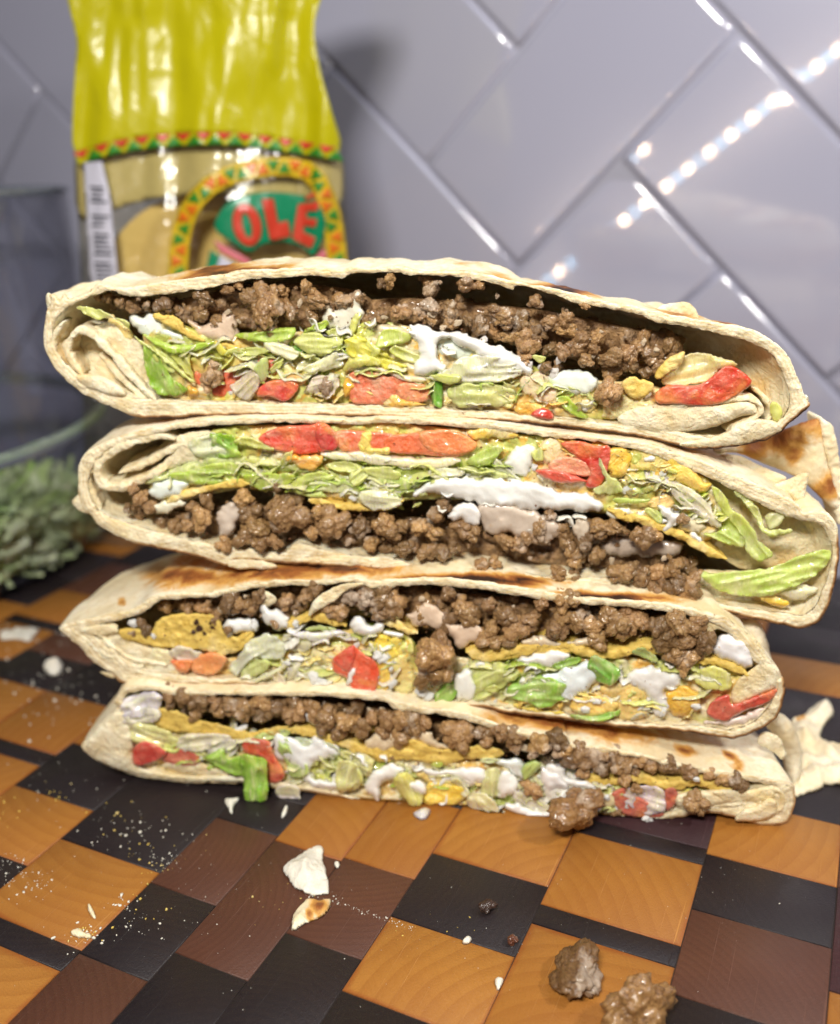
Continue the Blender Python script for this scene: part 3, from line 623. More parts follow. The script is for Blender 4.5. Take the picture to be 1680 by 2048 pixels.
o = link('shredded_lettuce', mkmesh('shredded_lettuce', (np.array(VV)+[*BC, 0])*S, QQ), t.m, kind='stuff'); o['label'] = 'shredded green and pale lettuce heaped inside the glass bowl'
# ------------------------------------------------------------------ libraries of crumbs
def ico(sub):
    b = bmesh.new(); bmesh.ops.create_icosphere(b, subdivisions=sub, radius=1); v = np.array([x.co[:] for x in b.verts]); f = np.array([[w.index for w in x.verts] for x in b.faces]); b.free(); return v, f
IV, IF = ico(5)
BEEF = []
for s in range(16):
    rg = np.random.default_rng(500+s); p = IV; K_ = 20; T_ = np.full((K_, len(p)), .40)
    ax = rg.uniform(.7, 1.15, 3)
    for k in range(K_):
        c = rg.normal(0, 1, 3); c *= rg.uniform(.30, .72)/np.linalg.norm(c); R_ = rg.uniform(.20, .46); bq = p @ c; disc = bq*bq-c @ c+R_*R_
        T_[k] = np.where(disc > 0, bq+np.sqrt(np.maximum(disc, 0)), .40)
    r = np.log(np.exp(T_*15).sum(0)/K_)/15+.16
    q_ = p*r[:, None]
    r = 1.18*r*(1+.11*fbm(q_, 4.5, 3, s)+.055*fbm(q_, 13, 2, s+4)) - .05*np.clip(vn(q_*7+s, s+7), .2, 1)
    v = p*r[:, None]*ax[None]
    BEEF.append(mkmesh('minced_beef', v, None, IF)); BEEF[-1].materials.append(M_BEEF)
I4V, I4F = ico(4)
BLOB = []
for s in range(8):
    r = 1+.38*fbm(I4V+s*5.3, 1.2, 2, s+40)+.06*fbm(I4V+s, 5, 2, s)
    v = I4V*r[:, None]; v[:, 1] *= .6
    BLOB.append(mkmesh('dab', v, None, I4F))
def lib(m):
    out = []
    for b0 in BLOB:
        c = b0.copy(); c.materials.append(m); out.append(c)
    return out
LIB = {'cream': lib(M_CREAM), 'cheese': lib(M_CHEESE), 'tomato': lib(M_TOM)}
# ------------------------------------------------------------------ the four wraps
WIN = {'A': (60, 500, 2.4), 'B': (700, 500, 2.4), 'C': (980, 520, 2.4), 'D': (100, 800, 2.4), 'E': (700, 820, 2.4), 'F': (1080, 820, 2.8),
       'H': (100, 1080, 2.4), 'I': (750, 1120, 1.9765), 'J': (140, 1350, 2.4), 'K': (800, 1380, 1.909), 'S': (0, 0, 1),
       'a': (130, 560, 4.8), 'm': (460, 640, 3.36), 'h': (440, 1190, 3.36), 'k': (640, 1400, 3.36), 'r': (1400, 1150, 3.725)}
def px(w, *pts):
    ox, oy, s = WIN[w]; return [(ox+x/s, oy+y/s) for x, y in pts]
def seq(*parts):
    out = []
    for p in parts: out += p
    return out
PL = [(25.7, -.15), (25.5, -.15), (24.75, -.165), (24.35, -.165)]
C_LG, C_LP, C_LW, C_LY, C_DG = (.36, .54, .05), (.62, .70, .18), (.80, .80, .44), (.80, .74, .08), (.12, .34, .02)
C_RED, C_ORG, C_PNK = (.62, .055, .03), (.78, .22, .075), (.80, .33, .20)
C_CH, C_CHY = (.80, .42, .05), (.84, .62, .22)
C_WH, C_SC, C_MT = (.82, .81, .75), (.66, .50, .36), (.50, .40, .31)
MATS = {'lettuce': M_LETT, 'tomato': M_TOM, 'cheese': M_CHEESE, 'cream': M_CREAM, 'tostada': M_TOST, 'fold': M_INNER, 'fill': M_FILL}
NAMES = {'lettuce': 'lettuce_shred', 'tomato': 'tomato_dice', 'cheese': 'melted_cheese', 'cream': 'sour_cream', 'tostada': 'tostada_shell', 'fold': 'tortilla_fold', 'fill': 'mixed_filling'}
class Wrap:
    def __init__(s, i, name, label, outer, inner, spots, depth=9.5, edge_dark=None, zmin=None, lift=.06, taper=4):
        s.i = i; s.pl = PL[i]; s.zmin = zmin; s.seed = i*100
        o0 = resample(np.array(outer), 420); o0 = ragged(smooth_poly(outer, 4), 1.6, .06, i+1); i0 = ragged(smooth_poly(inner, 4), 2.2, .07, i+11)
        s.outer, s.inner = o0, i0
        c = on_plane([o0.mean(0)], *s.pl)[0]
        s.root = thing('tortilla_wrap', label, 'wrap', (c[0], c[1]+3, on_plane(o0, *s.pl)[:, 2].min()), 'halves of toasted tortilla wraps stacked cut side out')
        s.inv = Matrix.Translation(-s.root.location)
        # cut edge ring
        q, dd, quads = grid_fill([o0, i0], 3.5)
        P = on_plane(q, *s.pl); pr = np.sqrt(np.clip(1-(1-np.clip(dd/9, 0, 1))**2, 0, 1))
        r = rays(q); r /= r[:, 1:2]
        n = fbm(np.c_[P[:, 0], P[:, 2]*1.5, P[:, 0]*0+i], 2.2, 4, i); n2 = fbm(np.c_[P[:, 0]*9, P[:, 2]*13, P[:, 0]*0], 1, 3, i+5)
        off = -.05*pr+(.028*n+.018*n2)*np.minimum(1, dd/4)
        dout, _ = seg_near(q, [o0]); lay = np.sin(dout*.85+3.2*fbm(np.c_[P[:, 0]*.8, P[:, 2]*.8, P[:, 0]*0+i], 1, 3, i+17)); off += .022*lay*np.minimum(1, dd/4)
        Vf = P+r*off[:, None]; Vb = P+r*(.45)
        if zmin is not None: Vf[:, 2] = np.maximum(Vf[:, 2], zmin); Vb[:, 2] = np.maximum(Vb[:, 2], zmin)
        edge = dd <= 1e-6
        toast = np.clip(1.15-dout/8.0, 0, 1)*(edge_dark(q) if edge_dark else .5)
        o = link('cut_edge', mkmesh('cut_edge', np.vstack([Vf])*S, quads, attr={'toast': toast, 'layer': lay}), M_CRUMB, s.root); o.matrix_parent_inverse = s.inv
        # outer skin
        N = 420; K = 22; ring = resample(o0, N); R0 = on_plane(ring, *s.pl)
        if zmin is not None: R0[:, 2] = np.maximum(R0[:, 2], zmin)
        xc = (R0[:, 0].min()+R0[:, 0].max())/2; cen = R0.mean(0)
        # mid line z as a function of x
        xs = np.linspace(R0[:, 0].min(), R0[:, 0].max(), 40); zm = np.array([(R0[np.argsort(np.abs(R0[:, 0]-x))[:14], 2].max()+R0[np.argsort(np.abs(R0[:, 0]-x))[:14], 2].min())/2 for x in xs])
        zmid = np.interp(R0[:, 0], xs, np.convolve(np.pad(zm, 3, 'edge'), np.ones(7)/7, 'valid'))
        V = []; tt = []
        for k in range(K+1):
            t_ = k/K; t_ = t_**1.25
            sx = math.sqrt(max(0, 1-t_**2.3))*.985+.015; vz = (max(0, 1-t_**taper))**.6*(1+lift*math.sin(math.pi*min(1, t_*1.6)))
            X = R0.copy(); X[:, 0] = xc+(R0[:, 0]-xc)*sx; X[:, 1] = s.pl[0]+s.pl[1]*X[:, 0]+t_*depth+0.0
            X[:, 2] = zmid+(R0[:, 2]-zmid)*vz
            w = fbm(X, .55, 3, i+3)*.16*min(1, t_*4)+fbm(X, 2.2, 2, i+8)*.035*min(1, t_*9); X[:, 2] += w; X[:, 0] += w*.5
            if k == 0: X = R0.copy()
            if zmin is not None: X[:, 2] = np.maximum(X[:, 2], zmin)
            V.append(X); tt.append(np.full(N, t_))
        V = np.vstack(V)
        Q = [[k*N+j, (k+1)*N+j, (k+1)*N+(j+1) % N, k*N+(j+1) % N] for k in range(K) for j in range(N)]
        # where the marks of the pan sit, found where each point stands in front of the camera
        cc = (V-[0, 0, H]) @ MR.T; pp = np.c_[840+F*cc[:, 0]/cc[:, 2], 1024+F*cc[:, 1]/cc[:, 2]]
        toast = np.full(len(V), .02)
        up = (V[:, 2] < np.tile(zmid, K+1)); toast[up] = .62
        for w_, x, y, rx, ry, a in spots:
            (X, Y), = px(w_, (x, y)); g = np.exp(-((pp[:, 0]-X)/rx/1.15)**2-((pp[:, 1]-Y)/ry/1.4)**2); toast = np.maximum(toast, np.where(up, toast, g*a*1.1))
        toast += .25*np.clip(fbm(V, .5, 2, i+30), 0, 1)*(np.tile(np.abs(R0[:, 0]-xc), K+1) < 6)
        o = link('tortilla_skin', mkmesh('tortilla_skin', V*S, Q, attr={'toast': toast}), M_SKIN, s.root); o.matrix_parent_inverse = s.inv
        # inner lining
        N = 260; K = 9; ring = resample(i0, N); R0 = on_plane(ring, *s.pl); c0 = R0.mean(0); V = []
        for k in range(K+1):
            t_ = k/K; X = R0.copy(); sh = 1-.75*t_**2.2
            X[:, 0] = xc+(R0[:, 0]-xc)*(1-.55*t_**1.6); zz = np.interp(R0[:, 0], xs, zm); X[:, 2] = zz+(R0[:, 2]-zz)*sh; X[:, 1] = s.pl[0]+s.pl[1]*X[:, 0]+.02+t_*5.5
            w = fbm(X, 1.6, 3, i+60)*.10*min(1, t_*5); X[:, 2] += w
            if zmin is not None: X[:, 2] = np.maximum(X[:, 2], zmin+.03)
            V.append(X)
        c1 = V[-1].mean(0); V = np.vstack(V+[c1[None]])
        Q = [[k*N+(j+1) % N, (k+1)*N+(j+1) % N, (k+1)*N+j, k*N+j] for k in range(K) for j in range(N)]
        T = [[K*N+j, K*N+(j+1) % N, len(V)-1] for j in range(N)]
        o = link('tortilla_lining', mkmesh('tortilla_lining', V*S, Q, T), M_INNER, s.root); o.matrix_parent_inverse = s.inv
    def add(s, o): o.matrix_parent_inverse = s.inv; return o
    def P(s, kind, w, pts, d=.1, T=.14, B=.3, color=None, rag=1.0, smooth=3, step=3.0, label=None, amp=.03, wave=.0, tilt=(0, 0), W=None, holes=(), ns=3.0, char=None, mat=None):
        s.seed += 1; P = smooth_poly(px(w, *pts), smooth) if smooth else np.array(px(w, *pts))
        if rag: P = ragged(P, rag, .09, s.seed)
        ple = 0.0
        if kind == 'lettuce': ple = .10; P = ragged(P, 2.0, .10, s.seed+50); T = min(T, .035); B = .05; W = 2.0; amp = .02; wave = max(wave, .14)
        if kind == 'tostada': amp = .05; ns = 5; W = 4; T = min(T, .08); rag = 1; P = ragged(P, 1.8, .15, s.seed+50)
        if kind == 'tomato': T = min(T, .09); W = 3.5; amp = .035; ns = 3.5
        if kind == 'cheese': T = T*.7+.05; d += .07; W = 10; amp = .05; ns = 2.2; P = ragged(P, 3.5, .08, s.seed+50)
        if kind == 'cream': T = T*.7+.10; d += .12; W = 16; amp = .05; ns = 1.6; P = ragged(P, 4.5, .07, s.seed+50)
        polys = [P]+[smooth_poly(px(w, *h), 3) for h in holes]
        me = puff(polys, s.pl, d, T, B, W=W, step=step, amp=amp, ns=ns, wave=wave, tilt=tilt, seed=s.seed, zmin=s.zmin, pleat=ple)
        if me is None: return
        if char:
            co = np.zeros(len(me.vertices)*3, np.float32); me.vertices.foreach_get('co', co); co = co.reshape(-1, 3)/S; cc = (co-[0, 0, H]) @ MR.T
            pp = np.c_[840+F*cc[:, 0]/cc[:, 2], 1024+F*cc[:, 1]/cc[:, 2]]; v = np.zeros(len(co))
            for x, y, r in char:
                (X, Y), = px(w, (x, y)); v = np.maximum(v, np.exp(-((pp[:, 0]-X)**2+(pp[:, 1]-Y)**2)/r**2))
            a = me.attributes.new('toast', 'FLOAT', 'POINT'); a.data.foreach_set('value', v.astype(np.float32))
        return s.add(link(NAMES[kind], me, mat or MATS[kind], s.root, color, label))
    def band(s, kind, w, pts, hw=4.0, d=0.0, L=1.6, color=None, lean=(0, 0), amp=.02, taper=True, label=None, nose=.6, mat=None):
        """a sheet seen on its cut edge: follows pts, hw source pixels to each side, runs L cm back from the cut"""
        s.seed += 1; P = smooth_poly(px(w, *pts), 8, False); Ln = np.hypot(*np.diff(P, axis=0).T).sum(); n = max(8, int(Ln/3.0)); P = resample(P, n, False)
        T = np.gradient(P, axis=0); T /= np.maximum(np.hypot(*T.T), 1e-6)[:, None]; N_ = np.c_[-T[:, 1], T[:, 0]]
        u = np.linspace(0, 1, n); h = hw*(1+.28*fbm(np.c_[u*Ln/14, u*0, u*0+s.seed], 1, 2, s.seed))
        if taper: h = h*np.clip(np.minimum(u, 1-u)*Ln/(hw*2.2), .12, 1)**.6
        P = P+N_*(1.4*fbm(np.c_[u*Ln/30, u*0+3, u*0+s.seed], 1, 2, s.seed+1))[:, None]
        base = on_plane(P, s.pl[0], s.pl[1], d); nrm = on_plane(P+N_, s.pl[0], s.pl[1], d)-base
        prof = [(-1, L), (-1, L*.5), (-1, .18), (-.98, .04), (-.8, -.03), (-.45, -.06), (0, -.07), (.45, -.06), (.8, -.03), (.98, .04), (1, .18), (1, L*.5), (1, L)]
        V = []
        for a, b in prof:
            X = base+nrm*(h*a)[:, None]; X[:, 1] += b*(nose if b < 0 else 1); fb = max(b, 0)
            X[:, 0] += lean[0]*fb; X[:, 2] += lean[1]*fb
            wv = fbm(X+s.seed, 1.6, 2, s.seed)*amp*2*min(1, fb+.2)+fbm(X, 9, 2, s.seed+2)*amp*.5; X[:, 2] += wv; X[:, 1] += fbm(X, 6, 2, s.seed+4)*amp
            V.append(X)
        m = len(prof); V = np.stack(V, 1).reshape(-1, 3)
        if s.zmin is not None: V[:, 2] = np.maximum(V[:, 2], s.zmin)
        Q = [[i*m+j, i*m+j+1, (i+1)*m+j+1, (i+1)*m+j] for i in range(n-1) for j in range(m-1)]
        Tt = [[j, 0, j+1] for j in range(1, m-1)]+[[(n-1)*m, (n-1)*m+j, (n-1)*m+j+1] for j in range(1, m-1)]
        at = np.tile(np.abs([a for a, b in prof]), n)
        me = mkmesh('sheet', V*S, Q, Tt, attr={'rim': 1-at*.9})
        return s.add(link(NAMES[kind], me, mat or MATS[kind], s.root, color, label))
    def beef(s, w, L, d=.35, jit=.25, tint=(1, 1, 1)):
        for it in L:
            x, y, r = it[:3]; dd = it[3] if len(it) > 3 else d+RNG.uniform(-jit, jit)
            (X, Y), = px(w, (x, y)); p = on_plane([(X, Y)], s.pl[0], s.pl[1], dd)[0]; rc = r/WIN[w][2]*np.linalg.norm(p-[0, 0, H])/F
            o = bpy.data.objects.new('beef_crumble', BEEF[RNG.integers(16)]); COL.objects.link(o); o.parent = s.root
            o.location = Vector(p)*S-s.root.location; k = rc*S*.98; o.scale = (k*RNG.uniform(.9, 1.15), k*RNG.uniform(.9, 1.1), k)
            o.rotation_euler = tuple(RNG.uniform(0, 6.28, 3)); g = RNG.uniform(.65, 1.35); pk = RNG.uniform(0, .12)
            o.color = (g*tint[0]*(1+pk*.4), g*tint[1]*(1+pk*.25), g*tint[2]*(.9+pk*1.5), 1)
    def meatfield(s, w, poly, n, r=(18, 40), d=(.5, 1.6)):
        """loose small crumbs through the meat layer"""
        P = np.array(px(w, *poly)); lo, hi = P.min(0), P.max(0); k = 0
        if n > 20:
            s.seed += 1; me = puff([smooth_poly(P, 3)], s.pl, .95, .25, .5, W=12, step=5, amp=.22, ns=2.4, seed=s.seed, zmin=s.zmin)
            s.add(link('beef_layer', me, M_BEEFBED, s.root))
        while k < n:
            q = RNG.uniform(lo, hi)
            if not inside(q[None], [P])[0]: continue
            k += 1; p = on_plane([q], s.pl[0], s.pl[1], RNG.uniform(*d))[0]; rc = RNG.uniform(*r)/2.4*np.linalg.norm(p-[0, 0, H])/F
            o = bpy.data.objects.new('beef_crumble', BEEF[RNG.integers(16)]); COL.objects.link(o); o.parent = s.root
            o.location = Vector(p)*S-s.root.location; o.scale = (rc*S,)*3; o.rotation_euler = tuple(RNG.uniform(0, 6.28, 3)); g = RNG.uniform(.7, 1.15); o.color = (g, g, g*RNG.uniform(.85, 1.05), 1)
    def dabs(s, kind, w, L, color, d=.0):
        for x, y, r in L:
            (X, Y), = px(w, (x, y)); p = on_plane([(X, Y)], s.pl[0], s.pl[1], d+RNG.uniform(-.05, .1))[0]; rc = r/WIN[w][2]*np.linalg.norm(p-[0, 0, H])/F
            o = bpy.data.objects.new(NAMES[kind], LIB[kind][RNG.integers(8)]); COL.objects.link(o); o.parent = s.root
            o.location = Vector(p)*S-s.root.location; o.scale = (rc*S*RNG.uniform(.9, 1.3), rc*S*.8, rc*S*RNG.uniform(.7, 1)); o.rotation_euler = (RNG.uniform(-.3, .3), RNG.uniform(0, 6.28), RNG.uniform(-.3, .3)); o.color = (*color, 1)
    def scatter(s, poly, n, kinds, size=(9, 24), d=(.0, .5)):
        """small shreds, dabs and scraps between the larger pieces, all inside the outline"""
        P = np.array(poly); lo, hi = P.min(0), P.max(0); k = 0; tries = 0
        while k < n and tries < n*30:
            tries += 1; q = RNG.uniform(lo, hi)
            if not inside(q[None], [P])[0]: continue
            k += 1; kd, col = kinds[RNG.integers(len(kinds))]; sz = RNG.uniform(*size); dd = RNG.uniform(*d)
            if kd == 'lettuce':
                a = RNG.normal(0, .5)-.1; L = sz*RNG.uniform(.9, 1.7); hgt = L*RNG.uniform(.22, .45); m = 7
                pts = []
                for tq in np.linspace(-1, 1, m): pts.append((tq*L, -hgt*(1-tq*tq)**.7+RNG.normal(0, hgt*.2)+.25*L*tq*tq))
                for tq in np.linspace(1, -1, m)[1:-1]: pts.append((tq*L, hgt*.8*(1-tq*tq)**.7+RNG.normal(0, hgt*.2)+.25*L*tq*tq))
                pts = [(q[0]+x*math.cos(a)-y*math.sin(a), q[1]+x*math.sin(a)+y*math.cos(a)) for x, y in pts]
                v = RNG.uniform(.85, 1.1); s.P('lettuce', 'S', pts, dd, .05, .05, tuple(min(1, c*v) for c in col), rag=.8, smooth=2, step=2.6, wave=.12, tilt=(RNG.uniform(-.5, .5), RNG.uniform(-.5, .5)), amp=.02)
            else: s.dabs(kd, 'S', [(q[0], q[1], sz*.5)], col, dd)
    def shreds(s, poly, n, kind, cols, hw=(1.6, 3.4), ln=(30, 95), d=(-.12, .24), L=(.2, .7), bend=.35, tiltm=-.05):
        """thin strips lying every way across the cut"""
        P = np.array(poly); lo, hi = P.min(0), P.max(0); k = 0; tries = 0
        while k < n and tries < n*40:
            tries += 1; q = RNG.uniform(lo, hi)
            if not inside(q[None], [P])[0]: continue
            k += 1; a = RNG.normal(tiltm, .42); le = RNG.uniform(*ln)/2; m = 6; c1 = RNG.normal(0, bend); c2 = RNG.normal(0, bend*.6)
            pts = []
            for t_ in np.linspace(-1, 1, m):
                x, y = t_*le, le*(c1*(t_*t_-.4)+c2*t_*(1-t_*t_)*1.6)+RNG.normal(0, 1.2)
                pts.append((q[0]+x*math.cos(a)-y*math.sin(a), q[1]+x*math.sin(a)+y*math.cos(a)))
            keep = inside(np.array(pts), [P]); pts = [p_ for p_, ok in zip(pts, keep) if ok]
            if len(pts) < 3: continue
            c = cols[RNG.integers(len(cols))]; v = RNG.uniform(.85, 1.1)
            s.band(kind, 'S', pts, RNG.uniform(*hw), RNG.uniform(*d), RNG.uniform(*L), tuple(min(1, x*v) for x in c), lean=(RNG.normal(0, .4), RNG.normal(.1, .4)), amp=.05, nose=RNG.uniform(.5, 1.6))
    def specks(s, polyw, n):
        """seasoning flecks: too many and too small to pick apart"""
        P = np.array(polyw); lo, hi = P.min(0), P.max(0); V, T = [], []; b, f = ico(1); k = 0
        while k < n:
            q = RNG.uniform(lo, hi)
            if not inside(q[None], [P])[0]: continue
            k += 1; p = on_plane([q], s.pl[0], s.pl[1], RNG.uniform(-.14, .02))[0]; rr = RNG.uniform(.012, .03)
            T += (f+len(V)*len(b)).tolist(); V.append(b*rr*RNG.uniform(.6, 1.4, (1, 3))+p)
        o = link('seasoning_flecks', mkmesh('flecks', np.vstack(V)*S, None, T), M_FLECK, s.root, kind='stuff'); s.add(o)
t = NT('seasoning_fleck'); t.set(Base_Color=(.16, .06, .02), Roughness=.5); M_FLECK = t.m

LEAVES = [C_LP, C_LP, C_LW, C_LG, (.72, .74, .30), (.86, .84, .58)]
def finish(W, greens, meats, creams, cheeses):
    for poly, n in greens: W.shreds(poly, int(n*1.9), 'lettuce', LEAVES)
    for poly, n in cheeses: W.shreds(poly, int(n*1.4), 'cheese', [C_CH, C_CHY, (.88, .66, .20)], hw=(2, 3.6), ln=(18, 50), d=(-.04, .1))
    for poly, n in creams: W.shreds(poly, n//2, 'cream', [C_WH, (.82, .78, .66)], hw=(2.2, 4.5), ln=(14, 44), d=(-.13, .0), L=(.1, .3), bend=.6, tiltm=.1)
    for w, poly, n in meats:
        W.meatfield(w, poly, min(n, 20), (6, 13), (-.02, .5)); W.meatfield(w, poly, min(n, 20), (8, 16), (-.05, .4))
        P = np.array(px(w, *poly)); lo, hi = P.min(0), P.max(0); L = []
        while len(L) < n//3:
            q = RNG.uniform(lo, hi)
            if inside(q[None], [P])[0]: L.append((q[0], q[1], RNG.uniform(3, 8)))
        W.dabs('cream', 'S', L, (.62, .48, .32), .08)

# ================================================================== topmost wrap
o1 = seq(px('A', (90, 215), (100, 250), (80, 300), (72, 350), (62, 420), (80, 490), (125, 570), (205, 650), (300, 712), (420, 765), (540, 808), (700, 806), (900, 795), (1200, 796), (1680, 803)),
         px('B', (200, 806), (400, 812), (700, 822), (950, 842), (1180, 868)), px('C', (620, 835), (790, 862), (880, 890), (980, 910), (1150, 900), (1300, 872), (1390, 830), (1455, 772), (1532, 700), (1512, 655), (1480, 570), (1425, 450), (1350, 385), (1260, 335), (1170, 312), (1050, 290), (900, 268), (700, 222), (500, 180), (300, 135), (100, 96)),
         px('B', (600, 105), (500, 93), (350, 100), (220, 74), (100, 88), (30, 76)), px('A', (1500, 92), (1320, 82), (1180, 90), (1050, 92), (900, 118), (700, 145), (450, 178), (330, 158), (280, 205), (190, 235), (165, 210), (140, 245), (125, 212)))
i1 = seq(px('A', (150, 300), (105, 400), (150, 520), (300, 640), (480, 705), (620, 718), (760, 722), (900, 728), (1200, 735), (1500, 742), (1660, 748)),
         px('B', (200, 752), (400, 758), (600, 772), (800, 786), (1000, 808), (1180, 825)), px('C', (700, 790), (900, 820), (1050, 850), (1250, 840), (1380, 780), (1440, 680), (1420, 580), (1370, 480), (1300, 415), (1190, 375), (1080, 350), (960, 318), (800, 300), (720, 262), (560, 232), (400, 205), (300, 165), (130, 120)),
         px('B', (780, 195), (700, 165), (560, 130), (430, 122), (300, 118), (200, 108), (90, 112), (20, 110)), px('A', (1500, 134), (1350, 122), (1200, 130), (1060, 140), (950, 160), (800, 190), (620, 215), (480, 222), (380, 195), (270, 232)))
w1 = Wrap(0, 'w', 'topmost tortilla wrap half, open cavity of crumbled beef above lettuce and a tomato row', o1, i1,
          [('A', 980, 112, 95, 16, 1.05), ('A', 850, 135, 90, 14, .75), ('A', 1180, 95, 60, 10, .8), ('B', 1020, 190, 75, 14, 1.1), ('C', 400, 150, 55, 12, .85), ('C', 850, 265, 80, 14, .85), ('C', 1110, 325, 34, 14, 1.15), ('C', 1250, 380, 34, 14, .5), ('B', 700, 140, 40, 10, .55)],
          edge_dark=lambda q: np.clip((q[:, 1]-800)/20, 0, 1)*np.clip((q[:, 0]-230)/80, 0, 1)*1.1+.25, depth=6.4, taper=2.0)
W = w1
W.P('fill', 'A', [(540, 420), (620, 320), (800, 380), (1000, 400), (1300, 390), (1500, 430), (1680, 420), (1680, 745), (1300, 740), (900, 735), (700, 722), (640, 640)], +.34, .16, .6, W=14, amp=.15, ns=3.0, step=4)
W.P('fill', 'B', [(-40, 400), (150, 340), (400, 400), (700, 480), (900, 560), (1150, 620), (1400, 640), (1600, 700), (1500, 780), (1300, 815), (1000, 805), (700, 780), (300, 758), (-40, 750)], +.34, .16, .6, W=14, amp=.15, ns=3.0, step=4)
# folds at the left end
W.P('fold', 'a', [(-60, 560), (30, 520), (150, 420), (300, 470), (420, 620), (560, 790), (700, 960), (860, 1140), (700, 1170), (560, 1150), (480, 1000), (200, 940), (60, 800)], .95, .1, .3, label='pale inner fold of tortilla at the left end')
W.band('fold', 'a', [(175, 905), (80, 800), (20, 690), (30, 590), (130, 480), (260, 520), (380, 640), (520, 790), (640, 930), (760, 1060), (880, 1160)], 8.0, .0, 2.4, amp=.03)
W.band('fold', 'a', [(330, 715), (430, 820), (560, 950), (690, 1070), (800, 1150)], 7.0, .25, 2.0, amp=.02)
W.P('fold', 'a', [(100, 920), (200, 900), (380, 930), (520, 1010), (590, 1090), (570, 1125), (430, 1110), (280, 1060), (150, 1000)], -.02, .16, .8, label='thick pale fold end')
W.band('fold', 'a', [(-40, 880), (-110, 720), (-100, 540), (-20, 400)], 6, .05, 1.5)
W.P('fold', 'a', [(240, 480), (420, 400), (600, 520), (740, 640), (790, 900), (860, 1090), (940, 1160), (840, 1150), (620, 920), (430, 690), (300, 560)], .35, .08, .5, label='smooth inner tortilla face')
W.P('cheese', 'a', [(400, 330), (560, 400), (660, 520), (640, 580), (540, 560), (430, 440)], .3, .05, .2, C_CHY)
W.P('lettuce', 'a', [(105, 262), (190, 250), (330, 290), (480, 350), (600, 400), (640, 500), (820, 640), (960, 740), (1120, 870), (1255, 990), (1180, 960), (1000, 820), (860, 700), (700, 590), (560, 430), (440, 370), (290, 380), (200, 330)], -.06, .05, .1, C_LP, label='long pale lettuce rib running down', step=2.4)
W.P('lettuce', 'a', [(755, 630), (820, 640), (900, 740), (1000, 900), (1090, 990), (1190, 1050), (1100, 1105), (960, 1110), (860, 1070), (800, 960), (770, 800)], -.02, .06, .3, (.22, .42, .02), label='dark green lettuce piece')
W.P('lettuce', 'a', [(740, 515), (900, 560), (1010, 610), (1180, 620), (1440, 590), (1380, 630), (1220, 690), (1060, 700), (980, 690), (880, 620), (780, 570)], .0, .06, .1, C_LG, step=2.4)
W.P('cream', 'a', [(590, 330), (760, 345), (900, 330), (960, 430), (1100, 490), (1300, 590), (1180, 600), (1050, 560), (900, 560), (740, 520), (650, 440)], .18, .10, .3, (.80, .84, .74))
W.P('lettuce', 'a', [(1020, 720), (1130, 690), (1200, 720), (1210, 820), (1230, 900), (1256, 992), (1190, 920), (1110, 830), (1040, 770)], .02, .07, .1, (.60, .62, .14), step=2.4)
W.P('lettuce', 'a', [(1430, 590), (1500, 620), (1590, 730), (1530, 735), (1470, 700)], -.02, .05, .1, C_LY, step=2.4)
W.P('tostada', 'a', [(840, 350), (880, 310), (960, 340), (1030, 330), (1120, 400), (1160, 470), (1260, 520), (1350, 580), (1310, 600), (1180, 550), (1090, 490), (980, 450), (900, 400)], .02, .10, .5)
W.P('tostada', 'a', [(1440, 590), (1560, 600), (1680, 640), (1690, 700), (1600, 680), (1500, 640)], .05, .08, .4)
W.P('cream', 'a', [(1240, 470), (1330, 440), (1450, 380), (1580, 300), (1650, 420), (1640, 560), (1600, 640), (1500, 600), (1340, 560)], .15, .16, .5, C_SC, label='beige creamy sauce')
W.P('cream', 'A', [(760, 330), (830, 360), (960, 350), (1010, 420), (960, 450), (860, 420), (780, 380)], .2, .12, .5, C_SC)
# tomato row
for i, (pts, c, d) in enumerate([
    ([(780, 600), (830, 560), (960, 570), (1080, 580), (1060, 640), (960, 700), (880, 700), (820, 660)], (.80, .17, .06), .25),
    ([(960, 570), (1040, 530), (1220, 545), (1300, 590), (1180, 640), (1080, 640)], (.72, .12, .05), .3),
    ([(1085, 700), (1120, 640), (1210, 620), (1290, 645), (1270, 690), (1220, 730), (1160, 705)], (.68, .05, .05), -.02),
    ([(1230, 700), (1300, 640), (1500, 580), (1540, 640), (1480, 700), (1380, 730)], (.82, .22, .08), .3),
    ([(1560, 600), (1680, 600), (1800, 620), (1830, 690), (1760, 740), (1620, 735), (1560, 680)], C_ORG, .08),
    ([(1020, 560), (1130, 520), (1230, 550), (1240, 590), (1100, 600)], (.78, .2, .1), .2)]):
    W.P('tomato', 'A', pts, d, .12, .5, c, rag=1.3, amp=.03, W=9)
W.P('tomato', 'B', [(0, 590), (100, 580), (200, 620), (240, 680), (160, 735), (60, 742), (0, 720)], .05, .12, .5, (.80, .28, .15), W=9, amp=.04)
W.P('tomato', 'B', [(230, 640), (330, 640), (385, 665), (375, 720), (300, 735), (230, 700)], .05, .12, .5, (.82, .42, .22), W=9, amp=.04)
W.P('cheese', 'B', [(160, 735), (200, 680), (280, 720), (370, 735), (320, 755), (200, 755)], -.02, .08, .3, C_CH)
W.P('cheese', 'A', [(1500, 640), (1530, 600), (1560, 640), (1540, 700), (1505, 700)], -.02, .08, .3, C_CH)
W.P('cheese', 'A', [(1210, 590), (1330, 600), (1320, 640), (1240, 640)], .0, .06, .3, (.85, .42, .15))
W.P('cheese', 'A', [(750, 650), (800, 660), (805, 700), (765, 700)], .0, .06, .3, C_CH)
